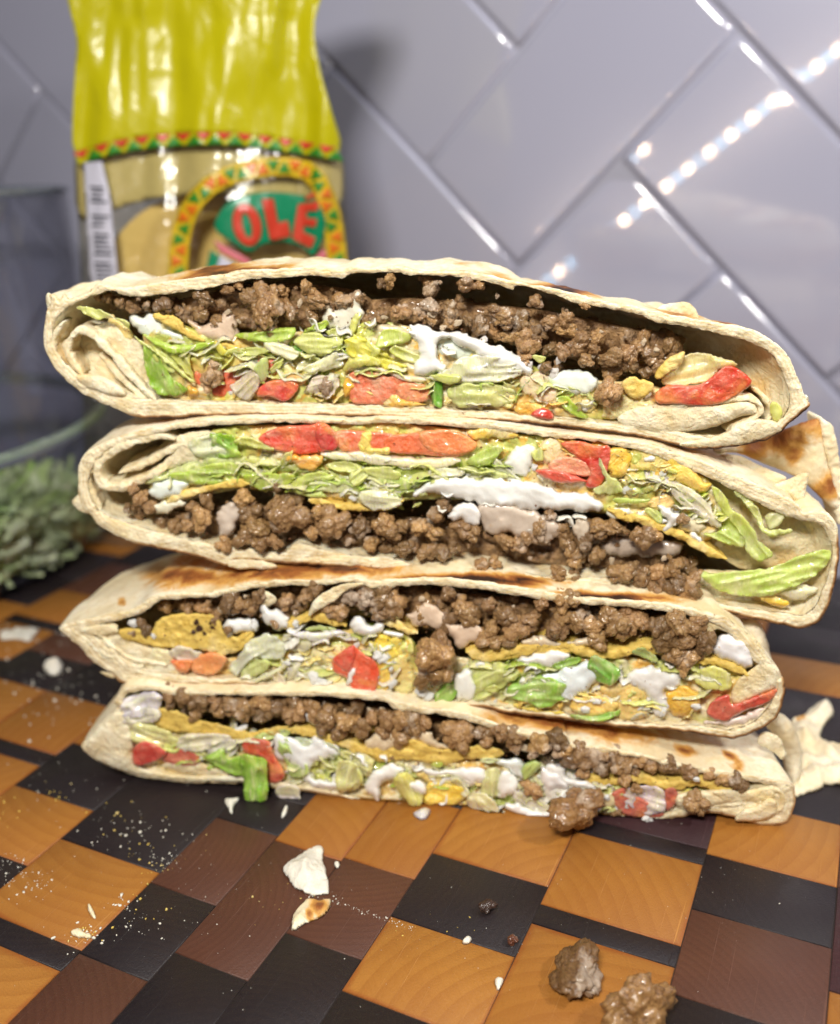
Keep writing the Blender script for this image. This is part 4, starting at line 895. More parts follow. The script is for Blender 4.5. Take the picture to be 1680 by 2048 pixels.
# lettuce jumble in the middle, seen in the close window m
LM = [([(30, 105), (150, 75), (280, 60), (440, 50), (400, 130), (300, 150), (200, 150)], C_LG, -.02), ([(470, 95), (560, 30), (655, 5), (640, 60), (540, 80)], C_LG, .05),
      ([(0, 200), (90, 180), (260, 195), (240, 225), (120, 245), (20, 240)], C_LP, .0), ([(230, 150), (320, 140), (465, 215), (430, 270), (330, 240), (250, 200)], C_LW, -.05),
      ([(425, 150), (480, 90), (590, 85), (650, 120), (760, 110), (740, 180), (640, 235), (540, 230), (470, 190)], C_LP, -.08), ([(640, 75), (740, 45), (800, 70), (760, 105), (680, 105)], C_LP, .0),
      ([(970, 180), (1020, 80), (1110, 60), (1210, 100), (1190, 150), (1080, 170), (1000, 195)], (.48, .60, .12), -.08), ([(1070, 210), (1110, 170), (1200, 200), (1280, 240), (1270, 290), (1160, 265)], C_LP, -.02),
      ([(760, 130), (880, 110), (960, 170), (1030, 200), (1100, 260), (1195, 300), (1170, 345), (1060, 320), (960, 280), (800, 250), (780, 180)], C_LY, .02),
      ([(765, 345), (790, 260), (850, 215), (980, 250), (1010, 300), (930, 310), (850, 320)], (.72, .68, .14), -.08), ([(480, 325), (560, 290), (650, 240), (700, 215), (770, 290), (740, 320), (640, 340), (530, 355)], C_LW, -.06),
      ([(410, 180), (470, 170), (535, 240), (470, 240)], C_DG, .12), ([(530, 270), (550, 235), (650, 240), (580, 280)], C_LG, .12), ([(160, 320), (215, 255), (258, 260), (260, 340), (230, 420), (180, 380)], (.50, .62, .22), -.06),
      ([(0, 440), (80, 380), (160, 330), (210, 400), (180, 480), (120, 540), (30, 500)], (.72, .62, .42), .02), ([(270, 330), (355, 255), (340, 310), (280, 370)], C_LP, -.05),
      ([(520, 470), (560, 380), (650, 370), (740, 390), (720, 460), (660, 530), (570, 500)], (.62, .52, .36), -.05),
      ([(1340, 370), (1440, 360), (1560, 370), (1520, 430), (1420, 420)], C_LP, -.10), ([(1350, 540), (1370, 410), (1430, 420), (1425, 590), (1390, 575)], C_DG, -.04),
      ([(1335, 310), (1420, 305), (1440, 350), (1360, 345)], C_DG, .0)]
for pts, c, d in LM: W.P('lettuce', 'm', pts, d, .07, .12, c, rag=1.0, step=2.4, wave=.10, tilt=(RNG.uniform(-.3, .3), RNG.uniform(-.4, .3)))
W.band('fold', 'm', [(770, 335), (900, 325), (1040, 345), (1180, 385), (1320, 405)], 5.0, -.02, .8, mat=M_LETT, color=(.82, .66, .42))
W.P('lettuce', 'B', [(380, 610), (470, 570), (520, 520), (640, 500), (760, 530), (840, 575), (760, 625), (620, 645), (520, 645), (440, 635)], -.10, .07, .15, (.74, .74, .46), wave=.1, label='broad pale lettuce leaf')
W.P('lettuce', 'B', [(465, 690), (500, 650), (620, 645), (740, 650), (800, 700), (740, 750), (620, 745), (520, 755)], .03, .08, .3, (.56, .62, .20), wave=.1)
W.P('lettuce', 'B', [(700, 700), (740, 640), (790, 660), (790, 740), (750, 760)], -.02, .06, .2, (.62, .60, .22))
W.P('lettuce', 'B', [(985, 715), (1040, 700), (1090, 760), (1150, 805), (1100, 805), (1040, 770)], -.04, .06, .1, C_LG)
W.P('lettuce', 'B', [(385, 555), (440, 560), (450, 590), (400, 600)], .02, .05, .1, C_DG)
W.P('lettuce', 'B', [(870, 505), (940, 510), (915, 550)], -.1, .04, .1, C_LP)
W.P('cheese', 'B', [(800, 620), (900, 580), (1000, 620), (1000, 700), (940, 740), (850, 700)], .12, .16, .3, (.84, .66, .46))
W.P('cheese', 'B', [(790, 760), (850, 720), (960, 760), (900, 800), (820, 790)], .05, .10, .3, C_CH)
W.P('tomato', 'B', [(865, 790), (910, 758), (965, 775), (975, 812), (920, 812)], -.06, .10, .3, C_RED)
W.P('cheese', 'B', [(1000, 640), (1160, 640), (1200, 700), (1160, 780), (1040, 740)], .15, .14, .3, C_CHY)
W.P('cheese', 'B', [(1280, 700), (1380, 700), (1500, 760), (1400, 800), (1200, 800)], .05, .12, .3, (.80, .68, .34))
# sour cream
W.P('cream', 'B', [(280, 360), (340, 355), (440, 390), (560, 400), (660, 440), (780, 490), (880, 560), (860, 600), (740, 560), (640, 520), (540, 470), (470, 430), (410, 450), (420, 520), (460, 580), (380, 600), (320, 600), (310, 540), (330, 500), (310, 430)], -.05, .18, .5, C_WH, rag=1.8, amp=.04, label='glossy white smear of sour cream')
W.P('cream', 'B', [(420, 440), (560, 430), (700, 480), (760, 520), (640, 530), (500, 530), (430, 500)], .25, .10, .3, (.70, .76, .68))
W.P('cream', 'B', [(960, 600), (1060, 570), (1180, 610), (1180, 680), (1080, 700), (980, 660)], .0, .14, .3, (.80, .84, .72))
W.P('cream', 'A', [(1420, 290), (1500, 270), (1560, 200), (1595, 250), (1590, 340), (1540, 400), (1450, 380), (1400, 340)], .1, .14, .5, (.72, .68, .54))
W.P('cream', 'B', [(0, 330), (60, 360), (160, 350), (280, 380), (300, 420), (200, 410), (90, 420), (0, 400)], .2, .12, .4, (.66, .56, .36))
W.P('lettuce', 'A', [(1520, 400), (1560, 300), (1590, 310), (1560, 400), (1680, 470), (1640, 530), (1540, 480)], -.05, .07, .1, (.66, .70, .16))
W.P('lettuce', 'B', [(0, 440), (80, 470), (140, 510), (240, 540), (280, 565), (200, 575), (100, 560), (0, 560)], -.05, .08, .2, C_LY)
W.P('tostada', 'B', [(1300, 640), (1340, 610), (1400, 620), (1460, 650), (1440, 690), (1370, 715), (1320, 680)], -.12, .16, .3, label='broken corn shell corner')
W.P('tostada', 'B', [(1460, 600), (1500, 540), (1560, 500), (1605, 490), (1590, 550), (1540, 590), (1490, 620)], -.1, .10, .3)
# right end
W.P('lettuce', 'C', [(820, 590), (860, 520), (960, 450), (1060, 450), (1190, 500), (1100, 530), (1050, 590), (1000, 600), (900, 600)], .1, .06, .2, (.72, .62, .26), wave=.15)
W.P('tomato', 'C', [(790, 650), (850, 600), (1000, 600), (1080, 545), (1150, 505), (1258, 578), (1200, 640), (1100, 690), (1000, 700), (880, 690), (810, 690)], -.08, .16, .5, (.66, .055, .025), rag=.6, label='large red tomato wedge at the right end', W=14)
W.band('fold', 'C', [(700, 760), (860, 700), (1000, 700), (1150, 670), (1260, 670), (1300, 720), (1240, 780), (1150, 830)], 7, -.02, 1.6, amp=.03)
W.P('fold', 'C', [(620, 740), (760, 690), (900, 700), (1100, 690), (1250, 680), (1290, 740), (1210, 750), (1080, 800), (900, 830), (760, 830), (640, 800)], .03, .14, .8, label='thick rolled tortilla fold')
W.P('fold', 'C', [(1100, 840), (1180, 780), (1290, 760), (1380, 780), (1400, 820), (1300, 860), (1180, 890), (1000, 900), (900, 880)], .0, .14, .6)
W.band('fold', 'C', [(1255, 610), (1320, 660), (1345, 730), (1330, 790)], 5, .2, 1.8)
W.P('lettuce', 'C', [(1350, 680), (1400, 700), (1400, 770), (1370, 785), (1345, 740)], -.02, .05, .2, (.62, .66, .16))
# meat
W.beef('A', [(320, 215, 26), (370, 228, 32), (430, 255, 28), (500, 270, 38), (560, 270, 34), (640, 262, 42), (700, 290, 38), (760, 330, 36), (830, 235, 50), (820, 300, 42), (900, 340, 40), (950, 190, 38), (1000, 160, 30), (1060, 240, 62, .1), (1150, 245, 80, .1), (1130, 320, 70, .1), (1210, 200, 40), (1240, 280, 50, .2), (1330, 190, 50, .1), (1370, 240, 58, .1), (1350, 310, 40), (1500, 245, 45, .1), (1560, 240, 42, .2), (1600, 330, 34), (1080, 350, 40, .1), (1430, 300, 40, .5), (880, 270, 40, .5)])
W.beef('A', [(870, 610, 52, -.12), (880, 560, 30, -.1), (1420, 660, 46, -.1), (850, 650, 34, -.1)], tint=(1.25, 1.3, 1.5))
W.beef('B', [(190, 145, 36, .1), (150, 160, 28, .1), (390, 190, 46, .4), (370, 150, 34, .4), (560, 165, 46, .0), (620, 170, 32, .1), (890, 250, 40, .1), (1130, 270, 24, .0), (30, 240, 34), (150, 320, 36), (240, 300, 48), (330, 310, 46), (390, 270, 44), (400, 330, 46), (480, 290, 52), (490, 350, 42), (560, 330, 36), (620, 370, 54), (690, 290, 44), (740, 330, 52), (700, 400, 48), (780, 420, 54), (820, 350, 54), (850, 450, 60, .1), (830, 520, 48, .1), (900, 400, 48), (960, 350, 56, .1), (1030, 340, 48, .1), (1030, 390, 50), (950, 480, 48), (1020, 490, 54, .0), (1100, 450, 58, .1), (1130, 530, 50, .0), (1190, 420, 48, .2), (1170, 480, 42), (1250, 520, 58, .0), (1260, 580, 44), (1330, 500, 58, .1), (1350, 560, 48, .1), (1400, 450, 54, .5), (1450, 500, 60, .4), (1480, 560, 46, .2), (1420, 590, 40, .1), (1540, 450, 50, .7), (1560, 520, 46, .6), (940, 570, 38, .0), (1000, 560, 40), (700, 540, 26)])
W.beef('B', [(1230, 690, 72, -.22)])
W.meatfield('B', [(0, 260), (300, 230), (700, 260), (1000, 300), (1400, 380), (1580, 420), (1560, 600), (1200, 560), (900, 480), (500, 400), (100, 380)], 46, (24, 46), (.9, 2.6))
W.meatfield('A', [(300, 210), (700, 240), (1050, 160), (1500, 180), (1660, 260), (1600, 370), (1000, 380), (700, 330), (400, 270)], 34, (18, 38), (.6, 2.2))
W.meatfield('B', [(60, 120), (300, 130), (700, 190), (1000, 270), (1150, 300), (1000, 290), (600, 200), (300, 150)], 7, (9, 16), (.1, .6))
W.dabs('cream', 'B', [(1010, 520, 22), (1140, 540, 18), (930, 560, 20), (980, 590, 24), (1060, 620, 18), (860, 560, 20), (640, 430, 18), (720, 510, 16)], (.74, .68, .62), -.05)
W.scatter(seq(px('A', (760, 480), (1660, 440), (1660, 700), (760, 690))), 34, [('lettuce', C_LP), ('lettuce', C_LW), ('lettuce', C_LG), ('cheese', C_CHY), ('cream', C_WH)], (7, 15), (-.02, .3))
W.scatter(seq(px('B', (480, 600), (900, 590), (1200, 680), (1500, 740), (1400, 800), (900, 780), (500, 740))), 32, [('lettuce', C_LP), ('lettuce', C_LW), ('cheese', C_CHY), ('cream', (.8, .72, .6)), ('cheese', (.85, .6, .42))], (7, 17), (-.04, .25))
W.specks(seq(px('A', (320, 300), (1680, 200), (1680, 740), (700, 740))), 60); W.specks(seq(px('B', (0, 300), (1500, 480), (1500, 800), (0, 740))), 80)
finish(W, [(px('A', (420, 420), (800, 440), (1300, 400), (1660, 420), (1660, 690), (900, 600), (700, 560)), 22), (px('B', (0, 460), (260, 560), (480, 600), (900, 600), (1300, 720), (1200, 790), (500, 740), (0, 600)), 22)],
       [('A', [(300, 210), (700, 240), (1050, 160), (1640, 200), (1620, 350), (1000, 380), (700, 330)], 20), ('B', [(60, 280), (500, 280), (1000, 340), (1500, 460), (1450, 580), (1100, 540), (700, 430), (100, 370)], 36)],
       [(px('B', (260, 360), (900, 540), (1200, 650), (1000, 700), (600, 620), (320, 580)), 12), (px('A', (900, 380), (1660, 300), (1660, 600), (1000, 520)), 7)], [(px('A', (900, 640), (1660, 620), (1660, 735), (900, 720)), 7), (px('B', (100, 680), (1100, 720), (1100, 790), (100, 745)), 8)])
# torn bits on the rim
W.P('fold', 'S', [(92, 592), (100, 586), (108, 606), (118, 618), (112, 640), (100, 636), (94, 615)], .1, .05, .1, label='torn tip of tortilla at the left end', step=2.4)
W.P('fold', 'S', [(112, 612), (122, 600), (140, 588), (148, 600), (136, 618), (120, 632)], .15, .05, .1, step=2.4)
W.P('fold', 'S', [(1308, 622), (1325, 610), (1345, 606), (1372, 604), (1390, 616), (1396, 638), (1370, 634), (1345, 630), (1322, 628)], 1.4, .06, .2, label='curled flake standing on the back of the top', step=2.6)
W.P('fold', 'S', [(1588, 812), (1600, 795), (1612, 790), (1618, 800), (1610, 822), (1596, 830)], .1, .05, .1, step=2.4)

# ================================================================== second wrap
o2 = seq(px('D', (135, 400), (140, 470), (160, 520), (205, 560), (230, 600), (320, 648), (430, 692), (600, 730), (700, 752), (860, 800), (900, 770), (1100, 785), (1300, 795), (1560, 815)),
         px('E', (200, 788), (450, 797), (560, 795), (720, 822), (900, 848), (1080, 850)), px('F', (440, 1028), (640, 1060), (860, 1095), (1050, 1135), (1200, 1170), (1350, 1205), (1450, 1222), (1545, 1198), (1600, 1130), (1645, 1010), (1672, 850), (1670, 700), (1640, 600), (1560, 560), (1470, 575), (1455, 540), (1390, 490), (1250, 425), (1100, 370), (950, 295), (800, 250), (600, 180), (300, 148), (0, 108)),
         px('E', (700, 60), (400, 38), (150, 32)), px('D', (1500, 92), (1200, 78), (900, 82), (700, 95), (560, 122), (400, 152), (250, 210), (160, 262), (138, 330)))
i2 = seq(px('D', (182, 420), (215, 510), (290, 560), (450, 612), (620, 660), (720, 680), (850, 705), (1000, 722), (1110, 735), (1180, 690), (1300, 712), (1450, 745), (1680, 755)),
         px('E', (200, 712), (300, 735), (450, 745), (560, 765), (700, 770), (900, 795), (1080, 805)), px('F', (440, 940), (600, 985), (800, 1040), (900, 1060), (1100, 1100), (1300, 1130), (1470, 1150), (1550, 1080), (1600, 960), (1640, 820), (1620, 720), (1560, 640), (1440, 610), (1300, 560), (1100, 460), (950, 380), (800, 320), (600, 240), (300, 175), (0, 145)),
         px('E', (700, 95), (400, 72), (150, 60)), px('D', (1500, 118), (1200, 108), (900, 115), (650, 135), (500, 165), (380, 200), (260, 255), (200, 330)))
w2 = Wrap(1, 'w', 'second wrap from the top, tomato above beef, lettuce strip in its gaping right end', o2, i2,
          [('D', 800, 780, 80, 20, 1.0)], edge_dark=lambda q: np.clip((q[:, 1]-1060)/30, 0, 1)*np.clip((q[:, 0]-230)/80, 0, 1)*.9+.3)
W = w2
W.P('fill', 'D', [(480, 380), (700, 300), (780, 140), (1200, 120), (1680, 130), (1680, 480), (1300, 470), (900, 430), (560, 500)], +.34, .16, .6, W=14, amp=.15, ns=3.0, step=4)
W.P('fill', 'E', [(-20, 70), (400, 80), (800, 110), (1200, 160), (1500, 220), (1720, 330), (1800, 520), (1680, 640), (1400, 540), (1100, 480), (700, 440), (300, 430), (-20, 470)], +.34, .16, .6, W=14, amp=.15, ns=3.0, step=4)
W.P('fold', 'F', [(900, 300), (1100, 400), (1300, 500), (1440, 580), (1600, 640), (1600, 760), (1400, 860), (1250, 900), (1100, 880), (950, 760), (850, 560), (760, 400)], .9, .1, .5, amp=.05, step=4, label='smooth creamy inside wall of the right end')
W.P('fold', 'F', [(880, 900), (1150, 900), (1400, 860), (1600, 760), (1620, 900), (1560, 1080), (1450, 1150), (1250, 1120), (1000, 1080), (880, 1020)], .7, .1, .5, amp=.05, step=4)
W.band('fold', 'D', [(560, 330), (450, 380), (340, 420), (255, 410), (225, 340), (280, 260), (400, 200), (520, 175), (600, 190)], 8, .0, 2.2, amp=.03)
W.band('fold', 'D', [(330, 350), (450, 310), (560, 250), (640, 210)], 7, .1, 2.0, amp=.02)
W.P('fold', 'D', [(600, 180), (700, 150), (790, 160), (800, 280), (680, 300), (560, 340), (440, 400), (300, 420), (460, 350), (580, 260)], .18, .1, .4, label='pale inner tortilla face by the left end')
W.band('fold', 'D', [(250, 530), (200, 440), (190, 350), (250, 260), (350, 200)], 6, .1, 1.6)
W.P('lettuce', 'D', [(660, 200), (760, 160), (870, 170), (860, 270), (760, 280), (690, 260)], .02, .08, .2, (.70, .78, .44))
W.P('lettuce', 'D', [(770, 160), (880, 175), (905, 240), (920, 270), (800, 278), (785, 230)], -.05, .06, .2, (.22, .44, .03), label='bright green lettuce square')
W.P('lettuce', 'D', [(880, 195), (960, 180), (1090, 240), (1040, 240), (900, 210)], -.08, .05, .1, C_LP)
LD = [([(430, 395), (560, 340), (700, 290), (860, 272), (1000, 270), (920, 310), (760, 340), (600, 370), (480, 400)], (.62, .72, .24)), ([(560, 360), (700, 340), (840, 340), (930, 360), (880, 390), (760, 410), (640, 400)], C_LG),
      ([(700, 330), (860, 300), (960, 340), (1100, 365), (1020, 375), (860, 375), (760, 360)], (.50, .64, .12)), ([(930, 360), (1080, 350), (1180, 360), (1140, 410), (1040, 440), (960, 410)], C_LG),
      ([(920, 280), (1060, 280), (1260, 330), (1340, 350), (1200, 345), (1060, 330)], C_LP), ([(1140, 410), (1240, 350), (1380, 360), (1300, 420), (1330, 470), (1220, 460), (1160, 440)], (.52, .66, .14)),
      ([(1320, 310), (1420, 290), (1500, 320), (1480, 350), (1380, 340)], C_LP), ([(1230, 410), (1350, 370), (1520, 370), (1440, 430), (1340, 445)], (.62, .68, .28)), ([(1500, 330), (1600, 320), (1680, 350), (1660, 400), (1560, 380)], C_LP),
      ([(1470, 420), (1560, 390), (1680, 430), (1680, 500), (1560, 525), (1480, 480)], C_LW), ([(1580, 430), (1640, 430), (1660, 470), (1600, 490)], C_LY)]
for pts, c in LD: W.P('lettuce', 'D', pts, RNG.uniform(-.08, .05), .07, .12, c, wave=.1, step=2.4, tilt=(0, RNG.uniform(-.4, .2)))
W.P('cream', 'D', [(480, 420), (580, 375), (680, 400), (640, 450), (560, 470), (500, 480)], .0, .12, .3, (.80, .86, .76))
W.P('tomato', 'D', [(1000, 180), (1100, 130), (1240, 120), (1310, 110), (1380, 180), (1370, 230), (1240, 260), (1120, 250), (1040, 220)], .0, .14, .5, (.74, .10, .06), W=10, amp=.04)
W.P('tomato', 'D', [(1270, 150), (1320, 110), (1385, 180), (1370, 240), (1300, 235)], -.07, .08, .3, (.62, .03, .04))
W.P('tomato', 'D', [(1370, 150), (1500, 150), (1640, 160), (1680, 230), (1580, 240), (1400, 245)], .05, .12, .5, (.82, .24, .12), W=9, amp=.04)
W.P('tomato', 'E', [(170, 130), (300, 110), (430, 110), (560, 140), (600, 190), (520, 225), (360, 215), (180, 200)], .02, .14, .5, (.86, .25, .09), W=10, amp=.04)
W.P('tomato', 'E', [(330, 110), (480, 95), (600, 150), (590, 200), (480, 220), (370, 190)], -.06, .10, .3, (.90, .36, .13), W=8, amp=.04)
W.P('cheese', 'D', [(1130, 290), (1160, 260), (1220, 265), (1300, 260), (1310, 300), (1260, 340), (1200, 320)], -.12, .14, .3, (.86, .40, .04))
W.P('cheese', 'E', [(30, 190), (60, 110), (110, 120), (100, 180), (190, 180), (180, 210), (80, 205)], -.08, .08, .2, (.88, .66, .14))
W.P('cheese', 'E', [(560, 100), (680, 85), (800, 110), (800, 135), (700, 130), (600, 140)], .0, .08, .3, (.84, .55, .06))
W.band('lettuce', 'D', [(1300, 258), (1450, 275), (1600, 285), (1680, 290)], 7, -.08, .8, color=(.80, .78, .48))
W.band('lettuce', 'E', [(-10, 210), (100, 240), (250, 255), (400, 262), (530, 240)], 8, -.08, .8, color=(.82, .72, .44), label='long pale stem lying flat')
W.P('lettuce', 'E', [(60, 280), (150, 270), (380, 290), (340, 360), (220, 350), (130, 340), (80, 310)], .1, .08, .2, (.46, .54, .12))
W.P('lettuce', 'E', [(125, 340), (210, 310), (285, 340), (280, 385), (200, 388), (150, 370)], -.08, .07, .1, (.44, .60, .10))
W.P('lettuce', 'E', [(0, 300), (60, 280), (90, 320), (40, 360), (0, 350)], -.05, .06, .1, C_LP)
W.P('lettuce', 'E', [(40, 400), (130, 380), (220, 400), (250, 450), (180, 480), (80, 470)], -.08, .10, .2, C_LW)
W.P('lettuce', 'E', [(380, 290), (460, 275), (550, 290), (530, 315), (440, 325), (390, 325)], -.08, .06, .1, C_LW)
W.P('lettuce', 'E', [(550, 270), (700, 280), (760, 330), (640, 340), (540, 310)], .08, .06, .2, (.54, .60, .20))
W.P('lettuce', 'E', [(560, 250), (620, 200), (690, 170), (740, 180), (690, 240), (640, 270)], -.06, .06, .1, (.42, .60, .10))
W.P('lettuce', 'E', [(870, 200), (920, 180), (935, 240), (890, 250)], -.08, .04, .1, C_LP)
W.P('lettuce', 'E', [(700, 230), (760, 280), (820, 330), (790, 360), (740, 320), (690, 280)], -.04, .06, .1, (.68, .72, .42))
W.P('cream', 'E', [(310, 410), (370, 350), (440, 320), (560, 320), (700, 330), (860, 340), (960, 380), (1100, 400), (1180, 420), (1200, 480), (1080, 490), (960, 480), (880, 470), (760, 470), (650, 460), (560, 430), (440, 410), (380, 400)], -.10, .20, .5, C_WH, rag=2, amp=.05, label='thick band of white sour cream')
W.P('cream', 'E', [(740, 250), (800, 170), (880, 170), (880, 260), (840, 330), (780, 300)], .0, .14, .3, (.82, .80, .70))
W.P('cream', 'E', [(620, 450), (760, 450), (880, 480), (960, 520), (1000, 560), (960, 640), (900, 600), (820, 620), (760, 580), (690, 600), (640, 560)], -.06, .16, .4, (.58, .48, .38), label='greyish sauce running over the beef')
W.P('cream', 'E', [(465, 510), (520, 460), (600, 460), (620, 520), (590, 560), (540, 520), (490, 540)], -.18, .12, .3, (.80, .77, .72))
W.P('cream', 'E', [(1080, 540), (1140, 520), (1150, 600), (1110, 650), (1080, 600)], -.14, .12, .3, (.60, .50, .38))
W.P('cream', 'E', [(1200, 640), (1350, 600), (1480, 620), (1600, 640), (1560, 700), (1400, 700), (1250, 700)], .35, .14, .3, C_MT)
W.P('tomato', 'E', [(1010, 160), (1100, 150), (1190, 170), (1250, 180), (1240, 280), (1200, 370), (1130, 365), (1150, 290), (1080, 220)], -.06, .16, .5, (.62, .04, .025), label='deep red tomato wedge with a dark hollow above')
W.P('tomato', 'E', [(880, 290), (1000, 290), (1120, 330), (1140, 345), (1080, 350), (980, 345)], -.10, .12, .3, (.72, .09, .06))
W.P('tomato', 'E', [(950, 260), (1020, 220), (1120, 240), (1170, 270), (1160, 320), (1060, 310), (980, 300)], -.05, .12, .3, (.86, .48, .34))
W.P('cheese', 'E', [(940, 140), (1010, 150), (1060, 210), (1000, 260), (930, 260), (900, 200)], .05, .12, .3, (.84, .64, .36))
W.P('cheese', 'F', [(360, 260), (400, 210), (480, 210), (520, 270), (480, 350), (420, 380), (370, 330)], .02, .14, .4, (.84, .50, .04))
W.P('cheese', 'F', [(520, 210), (640, 220), (740, 300), (720, 360), (600, 340), (500, 340)], .12, .12, .4, (.86, .66, .20))
W.P('cheese', 'F', [(720, 250), (820, 290), (900, 380), (960, 420), (900, 470), (800, 420), (730, 360)], .02, .14, .4, (.88, .58, .08))
W.P('cheese', 'F', [(440, 390), (560, 380), (700, 420), (720, 460), (600, 450), (500, 440)], .1, .1, .3, (.86, .68, .30))
W.P('cheese', 'F', [(600, 510), (700, 470), (760, 520), (700, 560), (620, 550)], .05, .1, .3, (.88, .58, .22))
W.P('cream', 'F', [(580, 270), (630, 255), (640, 290), (590, 300)], -.05, .1, .2, C_WH)
W.P('lettuce', 'F', [(330, 260), (380, 350), (440, 400), (460, 460), (330, 470), (300, 440), (370, 400), (340, 330)], -.12, .05, .1, (.60, .68, .24), step=2.4)
W.P('lettuce', 'F', [(400, 500), (500, 490), (620, 500), (580, 520), (460, 525)], -.12, .06, .1, (.46, .62, .14))
W.P('lettuce', 'F', [(720, 410), (800, 420), (900, 480), (980, 570), (1020, 640), (980, 660), (900, 600), (820, 550), (740, 480)], -.02, .08, .2, (.80, .74, .48), wave=.1, label='pale cream onion-like leaf')
W.P('lettuce', 'F', [(960, 430), (1030, 470), (1080, 560), (1150, 600), (1200, 680), (1240, 740), (1300, 790), (1295, 830), (1220, 845), (1160, 800), (1140, 720), (1080, 640), (1010, 560)], -.15, .08, .15, (.52, .68, .14), wave=.15, label='green lettuce ribbon hanging in the right end')
W.P('lettuce', 'F', [(1080, 450), (1160, 480), (1220, 550), (1250, 620), (1280, 670), (1400, 665), (1410, 690), (1320, 710), (1250, 690), (1200, 600), (1130, 510)], -.05, .06, .12, (.60, .70, .22), wave=.1)
W.P('lettuce', 'F', [(905, 690), (1000, 680), (1040, 590), (1100, 640), (1140, 720), (1140, 770), (1060, 755), (960, 720)], -.08, .07, .12, (.48, .64, .12), wave=.1)
W.P('lettuce', 'F', [(1260, 590), (1330, 570), (1370, 570), (1360, 620), (1310, 670), (1270, 650)], .1, .05, .1, (.68, .70, .34))
W.P('lettuce', 'F', [(900, 905), (1000, 910), (1150, 895), (1300, 880), (1420, 830), (1560, 780), (1625, 790), (1620, 850), (1540, 930), (1400, 1000), (1250, 1045), (1100, 1035), (1000, 1010), (930, 960)], -.1, .14, .2, (.50, .66, .14), wave=.15, label='long curved lettuce strip on the lower lip', amp=.03)
W.P('cheese', 'F', [(1230, 1040), (1330, 1040), (1400, 1080), (1380, 1105), (1280, 1080)], -.02, .06, .2, (.88, .55, .02))
W.P('lettuce', 'F', [(1320, 1010), (1440, 980), (1560, 1000), (1480, 1060), (1400, 1060)], .02, .06, .2, (.80, .76, .46))
W.P('cream', 'F', [(640, 530), (700, 540), (780, 580), (840, 600), (830, 640), (760, 640), (720, 680), (690, 670), (700, 600)], -.12, .12, .3, C_WH)
W.P('cream', 'F', [(380, 560), (440, 540), (540, 560), (600, 590), (480, 600), (400, 600)], -.05, .08, .3, (.82, .82, .66))
W.P('lettuce', 'F', [(590, 550), (680, 570), (680, 640), (610, 610)], -.08, .05, .1, (.56, .66, .18))
W.P('cream', 'F', [(840, 600), (940, 650), (920, 680), (870, 690), (800, 680), (770, 650)], .02, .08, .2, (.80, .70, .46))
W.P('cream', 'F', [(850, 700), (900, 700), (900, 740), (860, 730)], -.1, .08, .2, C_WH)
# corn shell
W.band('tostada', 'D', [(560, 495), (640, 462), (740, 428), (850, 408), (960, 400)], 8, .0, 1.6, amp=.04)
W.band('tostada', 'D', [(1240, 480), (1350, 500), (1450, 520), (1560, 520), (1700, 480)], 7, .05, 1.6, amp=.04)
W.band('tostada', 'F', [(380, 560), (470, 590), (560, 610), (660, 650), (760, 690), (880, 750), (960, 800), (1045, 835)], 9, -.06, 1.6, amp=.05, label='thick corn shell edge sloping down at right')
W.P('cream', 'D', [(500, 500), (560, 490), (660, 480), (640, 510), (560, 545), (510, 540)], -.02, .08, .2, (.82, .78, .58))
W.P('cream', 'D', [(820, 520), (880, 490), (910, 540), (900, 600), (860, 660), (820, 640), (800, 570)], -.1, .14, .3, (.60, .50, .40))
W.beef('D', [(400, 420, 34, 0), (440, 470, 38, 0), (470, 510, 38, 0), (380, 520, 40, .1), (430, 540, 34), (540, 590, 50), (600, 600, 44), (660, 600, 44, .0), (690, 520, 36, .1), (750, 490, 44, .1), (730, 580, 56, -.05), (650, 560, 40), (600, 640, 30), (840, 690, 40, -.05), (900, 560, 50, .2), (940, 470, 48, .0), (960, 540, 60, .0), (990, 620, 80, -.1), (930, 660, 60, -.1), (1010, 680, 60, -.15), (1080, 680, 50, -.1), (1090, 500, 50, .0), (1150, 540, 90, -.1), (1160, 490, 60, .0), (1090, 420, 26, -.1), (1260, 640, 46, .0), (1300, 600, 50, .0), (1360, 590, 85, -.1), (1310, 540, 50, .0), (1330, 650, 40), (1490, 610, 56, .0), (1560, 560, 44), (1600, 600, 54, -.05), (1540, 690, 50, -.05), (1640, 660, 44), (1440, 660, 44, .4)])
W.beef('E', [(50, 560, 48), (160, 540, 60, 0), (120, 630, 48), (200, 590, 50, -.05), (250, 560, 40), (180, 660, 44), (260, 670, 50, -.05), (330, 560, 50, .1), (400, 590, 50), (310, 640, 40), (370, 680, 50, -.05), (440, 680, 54, -.1), (500, 660, 40, -.05), (450, 460, 44, .1), (420, 500, 44), (540, 560, 54, .0), (590, 590, 54, .0), (630, 560, 40), (680, 600, 44), (740, 620, 50, .0), (800, 640, 44, .0), (860, 600, 50, .0), (910, 570, 56, -.1), (960, 500, 44, -.05), (930, 620, 40), (1010, 580, 54, .1), (1040, 640, 60, .1), (1080, 700, 56, .1), (1130, 640, 60, -.05), (1180, 700, 54, .0), (1200, 570, 50, .0), (1260, 560, 50, .0), (1300, 580, 40), (1150, 580, 50), (1380, 600, 40, -.1), (1430, 610, 55, -.15), (1470, 600, 40, -.1), (630, 740, 44, -.02), (690, 730, 38, 0), (1000, 780, 36, -.05), (1300, 780, 60, -.15), (1350, 760, 44, -.1), (1400, 800, 50, -.1), (1470, 780, 48, -.05), (1540, 770, 48, -.05), (1560, 850, 60, -.2), (1620, 860, 64, -.2), (1660, 800, 40, -.1)])
